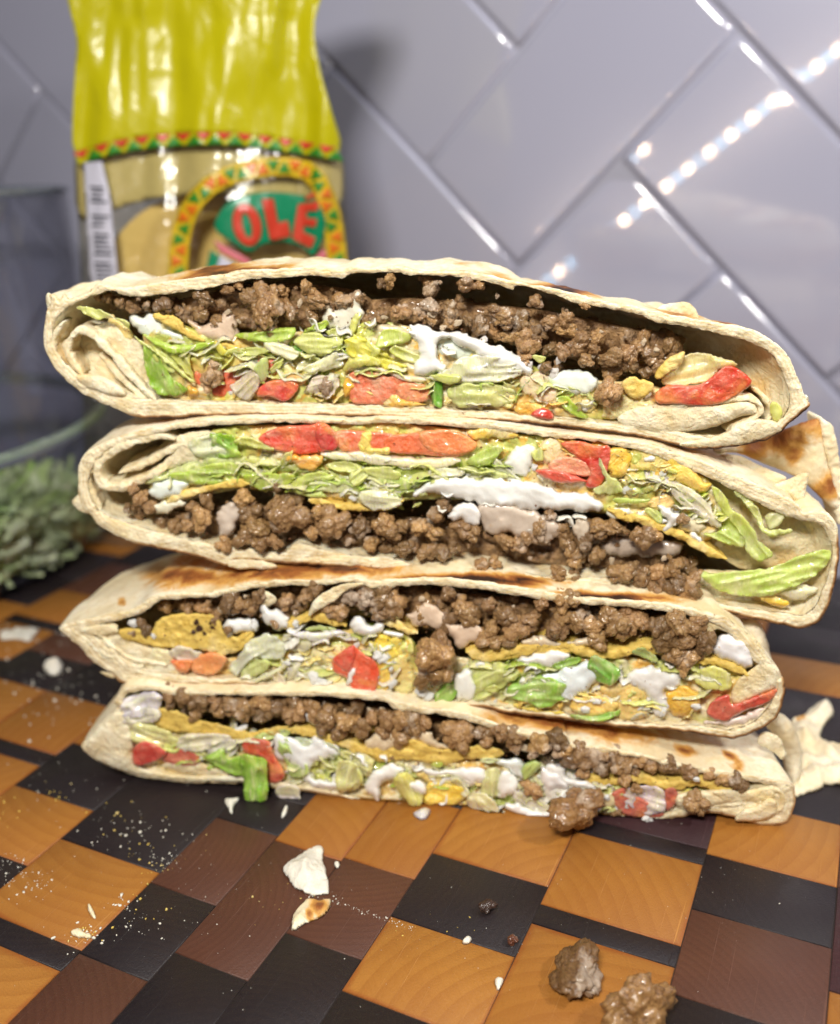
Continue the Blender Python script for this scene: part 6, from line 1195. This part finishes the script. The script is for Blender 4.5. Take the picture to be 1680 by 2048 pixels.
W.P('cheese', 'k', [(640, 470), (760, 500), (900, 540), (860, 570), (740, 560), (660, 520)], .0, .1, .3, (.84, .68, .28))
W.P('cream', 'k', [(640, 440), (760, 470), (900, 460), (1100, 450), (1110, 520), (1090, 560), (1000, 580), (960, 560), (880, 510), (760, 510), (700, 500)], -.14, .14, .3, C_WH, label='band of white sour cream along the bottom wrap')
W.P('lettuce', 'k', [(860, 540), (940, 530), (1000, 590), (1000, 640), (960, 650), (940, 590)], -.2, .05, .1, (.78, .76, .40))
W.P('cream', 'k', [(600, 560), (680, 550), (720, 600), (680, 640), (620, 620)], -.3, .08, .1, C_WH)
W.P('lettuce', 'k', [(1100, 480), (1190, 450), (1220, 520), (1200, 640), (1110, 650), (1080, 600)], -.14, .08, .15, (.70, .72, .30))
W.P('cream', 'k', [(1180, 600), (1210, 480), (1290, 500), (1340, 560), (1280, 640), (1200, 670)], -.2, .12, .2, C_WH)
W.P('lettuce', 'k', [(980, 680), (1040, 610), (1180, 680), (1200, 790), (1130, 800), (1040, 760)], -.18, .08, .1, (.76, .70, .40), rag=.8)
W.P('fold', 'k', [(1095, 800), (1180, 790), (1240, 750), (1240, 790), (1200, 825), (1100, 825)], -.2, .06, .1)
W.P('lettuce', 'k', [(1310, 590), (1400, 640), (1500, 680), (1560, 760), (1500, 800), (1400, 800), (1330, 740), (1300, 660)], -.14, .10, .2, (.66, .62, .44), wave=.1)
W.P('cream', 'k', [(1250, 700), (1330, 690), (1420, 740), (1560, 720), (1660, 650), (1680, 740), (1560, 790), (1450, 830), (1330, 800), (1270, 755)], -.2, .12, .3, (.84, .82, .78), label='glossy cream edge by the loose beef lump')
W.P('cream', 'k', [(1480, 440), (1560, 480), (1680, 560), (1660, 620), (1580, 600), (1530, 660), (1500, 600), (1480, 520)], -.16, .10, .3, (.82, .78, .74))
W.P('lettuce', 'k', [(1360, 440), (1430, 410), (1490, 430), (1440, 500), (1370, 545)], -.12, .06, .1, (.42, .60, .14))
W.P('lettuce', 'k', [(1080, 400), (1170, 390), (1240, 400), (1190, 420), (1100, 425)], -.08, .05, .1, (.58, .72, .30))
W.P('cream', 'k', [(1180, 410), (1290, 380), (1370, 420), (1370, 540), (1300, 500), (1220, 450)], -.12, .12, .3, (.82, .88, .82))
W.P('lettuce', 'k', [(740, 430), (820, 415), (820, 450), (770, 460)], -.1, .04, .1, (.46, .60, .08))
W.P('cream', 'K', [(560, 290), (620, 290), (640, 330), (720, 350), (760, 390), (680, 380), (620, 360), (580, 340)], -.12, .12, .3, (.84, .82, .76), label='cream drips right of centre')
W.P('cream', 'K', [(540, 320), (580, 350), (640, 380), (740, 390), (700, 400), (620, 400), (580, 430), (550, 400)], -.10, .10, .3, (.80, .78, .68))
W.P('cream', 'K', [(580, 420), (620, 390), (640, 440), (600, 480)], -.14, .10, .2, (.82, .80, .74))
W.P('tomato', 'K', [(640, 400), (720, 390), (780, 430), (760, 460), (680, 450)], -.06, .1, .3, (.78, .34, .20))
W.P('cream', 'K', [(760, 400), (820, 390), (830, 440), (780, 450), (740, 430)], -.12, .10, .3, (.78, .64, .36))
W.P('tomato', 'K', [(800, 400), (860, 370), (900, 400), (1010, 470), (960, 490), (860, 480), (820, 440)], -.02, .1, .3, (.56, .12, .10))
W.P('lettuce', 'K', [(835, 400), (880, 370), (1000, 375), (1012, 465), (960, 478), (900, 460), (860, 430)], -.12, .08, .2, (.72, .60, .52), rag=.5, label='translucent onion-like square over red tomato')
W.P('tomato', 'K', [(1010, 375), (1060, 380), (1050, 440), (1015, 460)], -.02, .08, .2, (.50, .10, .09))
W.P('fold', 'K', [(1050, 400), (1200, 380), (1330, 380), (1400, 370), (1440, 400), (1400, 430), (1290, 430), (1180, 450), (1080, 460)], -.0, .12, .4, amp=.04, W=12)
W.P('fold', 'K', [(1278, 498), (1300, 462), (1360, 440), (1410, 410), (1440, 430), (1430, 480), (1380, 500), (1320, 500)], -.12, .14, .3, label='torn lip of the pale inner fold at right')
W.band('fold', 'K', [(1200, 440), (1290, 430), (1360, 400), (1420, 380), (1455, 400), (1450, 450), (1400, 490)], 6, -.04, 1.2, amp=.03)
W.dabs('cream', 'K', [(955, 505, 18), (940, 490, 12), (790, 410, 14), (1130, 340, 12)], C_WH, -.2)
W.band('tostada', 'J', [(1040, 258), (1200, 290), (1380, 350), (1540, 392), (1680, 375)], 9, .02, 1.4, amp=.05)
W.P('tostada', 'k', [(340, 340), (480, 280), (640, 270), (800, 330), (960, 320), (1120, 300), (1240, 360), (1160, 400), (980, 400), (840, 440), (700, 420), (560, 400), (400, 420)], .02, .10, .5, W=12, label='crumbly yellow corn shell below the saucy beef')
W.band('tostada', 'K', [(700, 330), (800, 350), (900, 335), (1020, 365), (1140, 355), (1260, 385), (1320, 370)], 10, .0, 1.4, amp=.05)
W.P('cream', 'k', [(300, 300), (360, 240), (480, 210), (600, 240), (720, 200), (800, 280), (900, 320), (800, 340), (660, 290), (520, 310), (400, 350), (340, 340)], -.0, .14, .4, (.72, .58, .38), label='tan sauce under the beef')
W.P('cream', 'J', [(760, 280), (820, 240), (850, 235), (840, 265), (790, 290)], -.1, .06, .1, C_WH)
W.P('cream', 'J', [(1130, 190), (1160, 190), (1200, 230), (1180, 250), (1150, 220)], -.1, .06, .2, C_WH)
W.beef('J', [(480, 100, 44, .1), (550, 110, 50, .0), (620, 130, 50, .0), (700, 130, 54, .1), (720, 170, 44, .0), (790, 150, 60, .0), (850, 170, 60, .0), (920, 130, 60, .1), (930, 190, 54, .0), (1000, 160, 54, .1), (1050, 190, 50, .0), (1100, 170, 50, .1), (1080, 130, 50, .2), (1170, 170, 60, .1), (1240, 200, 60, -.05), (1220, 250, 50, -.08), (1290, 270, 40, -.05), (1340, 220, 60, .0), (1400, 250, 50, -.05), (1450, 210, 50, .1), (1520, 220, 54, .0), (1590, 210, 56, .0), (1650, 230, 50, .0), (1500, 270, 40, .0), (600, 190, 28, -.05), (1370, 160, 50, .3), (480, 140, 30, .0)])
W.beef('K', [(30, 110, 44, .1), (90, 120, 40, .1), (0, 170, 50, .1), (215, 165, 60, -.1), (230, 200, 44, -.1), (320, 160, 36, .0), (380, 160, 40, .0), (430, 180, 44, .0), (440, 220, 34, .0), (330, 190, 28, -.05), (530, 205, 46, -.1), (510, 240, 30, -.05), (600, 190, 44, .0), (620, 230, 40, .0), (650, 270, 40, .0), (690, 240, 44, .0), (730, 270, 46, -.05), (780, 250, 40, .1), (770, 300, 36, -.05), (820, 260, 40, .1), (850, 290, 44, -.05), (860, 330, 36, -.1), (920, 270, 36, .1), (960, 290, 40, .1), (1010, 290, 38, .1), (1040, 280, 30, .1), (900, 310, 30), (1105, 310, 34, -.05), (1180, 320, 28, .05), (1230, 330, 34, .05), (1290, 345, 34, .0), (1310, 365, 24, -.05), (905, 375, 26, -.12), (700, 310, 30, .0), (500, 375, 36, -.12), (520, 395, 26, -.12), (1125, 415, 48, -.15), (1140, 440, 34, -.15), (815, 470, 14, -.1), (835, 465, 14, -.1)])
W.beef('k', [(540, 710, 30, -.05), (520, 740, 26, -.05), (480, 390, 20, -.05)])
W.meatfield('J', [(460, 100), (900, 100), (1300, 130), (1680, 180), (1680, 250), (1300, 240), (900, 190), (560, 170)], 50, (22, 42), (.4, 1.6))
W.meatfield('K', [(0, 90), (400, 160), (650, 215), (1000, 270), (1320, 350), (1200, 350), (900, 320), (600, 270), (300, 200), (0, 190)], 60, (22, 40), (.3, 1.5))
W.scatter(seq(px('J', (480, 300), (1680, 400), (1680, 600), (1100, 520), (500, 460))), 36, [('lettuce', C_LW), ('lettuce', C_LP), ('lettuce', C_LG), ('cream', C_WH), ('cheese', C_CHY)], (7, 15), (-.10, .15))
W.scatter(seq(px('K', (0, 270), (600, 330), (1000, 400), (1000, 470), (500, 470), (0, 420))), 34, [('lettuce', C_LW), ('lettuce', C_LP), ('cream', C_WH), ('cheese', C_CHY), ('cream', C_WH)], (7, 15), (-.12, .15))
W.specks(seq(px('J', (300, 200), (1680, 300), (1680, 600), (500, 450))), 90); W.specks(seq(px('K', (0, 200), (1300, 360), (1000, 470), (0, 420))), 110)
W.P('fold', 'r', [(430, 1230), (450, 1180), (520, 1170), (600, 1220), (625, 1300), (650, 1340), (610, 1380), (560, 1330), (500, 1290), (440, 1260)], .9, .08, .15, W=10, label='pale blister of dough standing on the roof at right')
finish(W, [(px('J', (300, 240), (800, 300), (1680, 400), (1680, 610), (1150, 530), (500, 460)), 26), (px('K', (0, 270), (600, 320), (1000, 400), (960, 470), (500, 475), (0, 420)), 24)],
       [('J', [(460, 100), (1000, 110), (1660, 180), (1660, 250), (1200, 230), (700, 190)], 30), ('K', [(0, 100), (400, 170), (800, 250), (1300, 350), (1000, 320), (500, 240), (0, 180)], 36)],
       [(px('J', (900, 300), (1680, 420), (1680, 590), (1150, 520)), 14), (px('K', (0, 280), (760, 360), (760, 480), (0, 420)), 16)], [(px('k', (500, 500), (1200, 500), (1200, 700), (600, 690)), 8)])
# side flap of the two lower wraps seen behind their right ends
W.P('fold', 'r', [(480, 1110), (560, 1030), (640, 1050), (700, 1130), (750, 1260), (760, 1400), (740, 1560), (700, 1650), (640, 1500), (600, 1300), (540, 1180)], 2.2, .3, .3, W=30, step=4, wave=.2, mat=M_SKIN, label='pale side of the tortilla behind the right end')
w3.P('fold', 'r', [(180, 300), (300, 320), (430, 340), (500, 480), (540, 640), (600, 760), (500, 660), (420, 580), (340, 480), (220, 400)], 1.6, .3, .3, W=30, step=4, wave=.2, mat=M_SKIN)
# ================================================================== loose things on the board
def put(name, label, cat, w, x, y, r, lib_, color=(1, 1, 1), flat=.8, group=None, z=None):
    (X, Y), = px(w, (x, y)); p = on_board([(X, Y)], r*.0)[0]; rc = r/WIN[w][2]*np.linalg.norm(p-[0, 0, H])/F
    o = bpy.data.objects.new(name, lib_); COL.objects.link(o); o.scale = (rc*S, rc*S*.9, rc*S*flat); zz = min(v.co.z for v in lib_.vertices)*rc*flat
    o.location = Vector((p[0], p[1], -zz*.92))*S; o.rotation_euler = (0, 0, RNG.uniform(0, 6.28)); o.color = (*color, 1); return tag(o, label, cat, group)
put('beef_crumble', 'round beef lump fallen against the front of the bottom wrap', 'beef crumb', 'S', 1152, 1662, 52, BEEF[11], (.85, .76, .66), .95)
put('beef_crumble', 'jagged brown beef crumb alone on the maple block at lower right', 'beef crumb', 'S', 1146, 1956, 52, BEEF[5], (.62, .56, .48), .8)
put('beef_crumble', 'pale beef crumb cut by the bottom edge of the photo', 'beef crumb', 'S', 1275, 2056, 54, BEEF[8], (.75, .68, .58), .9)
put('beef_crumble', 'tiny burnt beef crumb on the black block', 'beef crumb', 'S', 975, 1822, 20, BEEF[2], (.10, .06, .05), .6)
put('beef_crumble', 'small reddish brown crumb at the corner of the black block', 'beef crumb', 'S', 1024, 1888, 13, BEEF[7], (.45, .2, .12), .6)
def flake(name, label, cat, w, pts, m=M_FLAKE, lift=.06, th=.05, rag=1.6, dome=.25, seed=1, char=None, group=None, color=None, base=0.004):
    """a thin torn piece lying on the board, traced where it lies"""
    P = ragged(smooth_poly(px(w, *pts), 3), rag, .12, seed) if rag else smooth_poly(px(w, *pts), 2)
    q, dd, quads = grid_fill([P], 2.6)
    if not len(quads): return
    B = on_board(q, 0.0); W_ = max(4., dd.max()); pr = np.clip(dd/W_, 0, 1)
    up = base+dome*np.clip(dd/max(dd.max(), 1), 0, 1)**.8*(.6+.6*np.clip(fbm(B*1.3+seed, 1, 2, seed), -1, 1))+lift*np.clip(fbm(B*3+seed, 1, 2, seed+4), 0, 1); top = np.sqrt(np.clip(1-(1-np.clip(dd/4, 0, 1))**2, 0, 1))*th
    Vt = B+[0, 0, 1]*(up+top)[:, None]; Vb = B+[0, 0, 1]*up[:, None]*.9; e = dd <= 1e-6; n0 = len(q); mb = np.where(e, np.arange(n0), n0+np.cumsum(~e)-1)
    V = np.vstack([Vt, Vb[~e]]); c = B.mean(0); c[2] = 0
    t0 = np.zeros(n0)
    if char:
        for x, y, r in char: (X, Y), = px(w, (x, y)); t0 = np.maximum(t0, np.exp(-((q-[X, Y])**2).sum(1)/r**2))
    me = mkmesh(name, (V-c)*S, np.vstack([quads, mb[quads][:, ::-1]]), attr={'toast': np.concatenate([t0, t0[~e]]), 'rim': np.ones(len(V))})
    o = link(name, me, m, None, color); o.location = Vector(c)*S; return tag(o, label, cat, group)
flake('tortilla_flake', 'largest white torn tortilla flake lying on the walnut block', 'tortilla flake', 'S', [(566, 1738), (590, 1718), (628, 1696), (648, 1700), (646, 1722), (652, 1745), (660, 1786), (645, 1790), (615, 1790), (592, 1778), (580, 1764)], dome=.35, seed=3)
flake('tortilla_flake', 'golden toasted tortilla flake just below the large white flake', 'tortilla flake', 'S', [(582, 1858), (586, 1832), (600, 1812), (615, 1800), (640, 1802), (662, 1800), (658, 1822), (640, 1838), (615, 1846), (592, 1862)], m=M_SKIN, dome=.25, seed=4, char=[(640, 1818, 26), (620, 1835, 12)])
flake('tortilla_flake', 'small white triangular flake beside the drooping green leaf', 'tortilla flake', 'S', [(449, 1600), (466, 1598), (480, 1599), (470, 1610), (464, 1630), (456, 1618)], dome=.1, seed=5, rag=.6)
flake('tortilla_flake', 'slim white flake right of the drooping leaf', 'tortilla flake', 'S', [(562, 1636), (566, 1620), (574, 1612), (576, 1622), (570, 1634)], dome=.08, seed=6, rag=.5)
flake('tortilla_flake', 'blurred pale flake lying far left beside the thin black stripe', 'tortilla flake', 'S', [(0, 1268), (30, 1258), (76, 1256), (74, 1268), (56, 1286), (30, 1278), (4, 1282)], dome=.2, seed=7)
flake('tortilla_flake', 'blurred white lump on the black block left of the third wrap', 'tortilla flake', 'S', [(86, 1340), (96, 1330), (118, 1324), (128, 1334), (122, 1346), (104, 1354)], dome=.5, seed=8)
flake('tortilla_flake', 'pinkish white heart shaped speck on the lower maple block', 'tortilla flake', 'S', [(990, 1960), (998, 1956), (1008, 1960), (1004, 1972), (996, 1982), (990, 1970)], dome=.08, seed=9, rag=.4)
flake('tortilla_flake', 'crumbly flake astride the edge of the left black block', 'tortilla flake', 'S', [(142, 1864), (158, 1858), (170, 1866), (184, 1872), (180, 1878), (160, 1876), (146, 1872)], dome=.1, seed=10, rag=.8, m=M_SKIN)
flake('tortilla_flake', 'thin golden splinter of tortilla on the left maple block', 'tortilla flake', 'S', [(175, 1812), (182, 1812), (192, 1834), (188, 1838), (178, 1826)], dome=.08, seed=12, rag=.5, m=M_SKIN)
flake('tortilla_flake', 'white chip at the corner seam of two walnut blocks', 'tortilla flake', 'S', [(668, 1728), (676, 1724), (680, 1732), (674, 1738)], dome=.06, seed=13, rag=.3)
flake('tortilla_flake', 'white chip on the seam right of the flour line', 'tortilla flake', 'S', [(924, 1884), (934, 1874), (944, 1878), (940, 1888), (928, 1890)], dome=.08, seed=14, rag=.4)
flake('onion_shred', 'clear pale shred with dark end under the bottom wrap front', 'onion shred', 'S', [(826, 1628), (846, 1618), (862, 1622), (854, 1638), (838, 1640)], m=M_LETT, color=(.70, .70, .60), dome=.15, seed=15, rag=.6)
# torn tortilla scrap behind the right end
scr = flake('tortilla_scrap', 'torn flat tortilla scrap with two arms lying behind the right end', 'tortilla scrap', 'r', [(680, 1100), (760, 1060), (840, 1000), (940, 950), (1000, 1040), (930, 1120), (890, 1210), (960, 1260), (1100, 1275), (1200, 1290), (1200, 1600), (1040, 1580), (950, 1575), (880, 1610), (780, 1640), (700, 1660), (640, 1500), (620, 1300)], m=M_SKIN, dome=.7, th=.12, seed=16, char=[(760, 1090, 9), (730, 1110, 7)])
# crumbs: flour, shell and seasoning specks that nobody could count
def crumbs(name, label, spots, m, seed):
    r_ = np.random.default_rng(seed); b, f = ico(1); V, T = [], []
    for (x, y, sx, sy, n, s0, s1) in spots:
        for k in range(n):
            p = on_board([(x+r_.normal(0, sx), y+r_.normal(0, sy))])[0]; s = r_.uniform(s0, s1)*(.3+.7*r_.random()**2)
            v = b*s*r_.uniform(.5, 1.5, (1, 3))*(1+.3*r_.normal(0, 1, (len(b), 1))); a = r_.uniform(0, 6.28); c_, s_ = math.cos(a), math.sin(a)
            v = np.c_[v[:, 0]*c_-v[:, 1]*s_, v[:, 0]*s_+v[:, 1]*c_, v[:, 2]]; T.append(f+len(V)*len(b)); V.append(v+[p[0], p[1], s*.35])
    o = link(name, mkmesh(name, np.vstack(V)*S, None, np.vstack(T)), m, kind='stuff'); o['label'] = label
crumbs('flour_crumbs', 'pale flour crumbs dusted over the board', [(270, 1660, 70, 30, 60, .02, .05), (330, 1720, 30, 12, 26, .02, .05), (60, 1760, 30, 20, 60, .015, .04), (180, 1870, 30, 14, 30, .02, .06), (245, 1805, 16, 8, 16, .02, .08), (290, 1850, 50, 20, 26, .015, .04), (100, 1390, 60, 30, 50, .03, .10), (60, 1300, 50, 30, 30, .03, .10), (150, 1440, 60, 40, 30, .03, .07), (400, 1800, 200, 100, 90, .008, .02), (900, 1850, 250, 90, 60, .008, .018), (1400, 1780, 150, 80, 40, .008, .018), (640, 1790, 25, 6, 26, .012, .03), (20, 1720, 20, 15, 30, .015, .04), (160, 1560, 90, 40, 40, .015, .035)]
       + [(665+k*14, 1800+k*5.1, 5, 2, 7, .008, .03) for k in range(12)], M_FLAKE, 3)
crumbs('shell_crumbs', 'golden corn shell crumbs scattered on the board', [(300, 1700, 60, 25, 26, .02, .045), (320, 1735, 22, 6, 14, .02, .05), (280, 1815, 50, 16, 14, .02, .05), (170, 1870, 24, 10, 16, .02, .08), (110, 1590, 20, 12, 14, .02, .06), (230, 1630, 40, 16, 12, .03, .07), (520, 1790, 60, 30, 18, .012, .03), (10, 1610, 16, 14, 16, .02, .06), (830, 1858, 60, 18, 26, .008, .02)], M_TOST, 5)
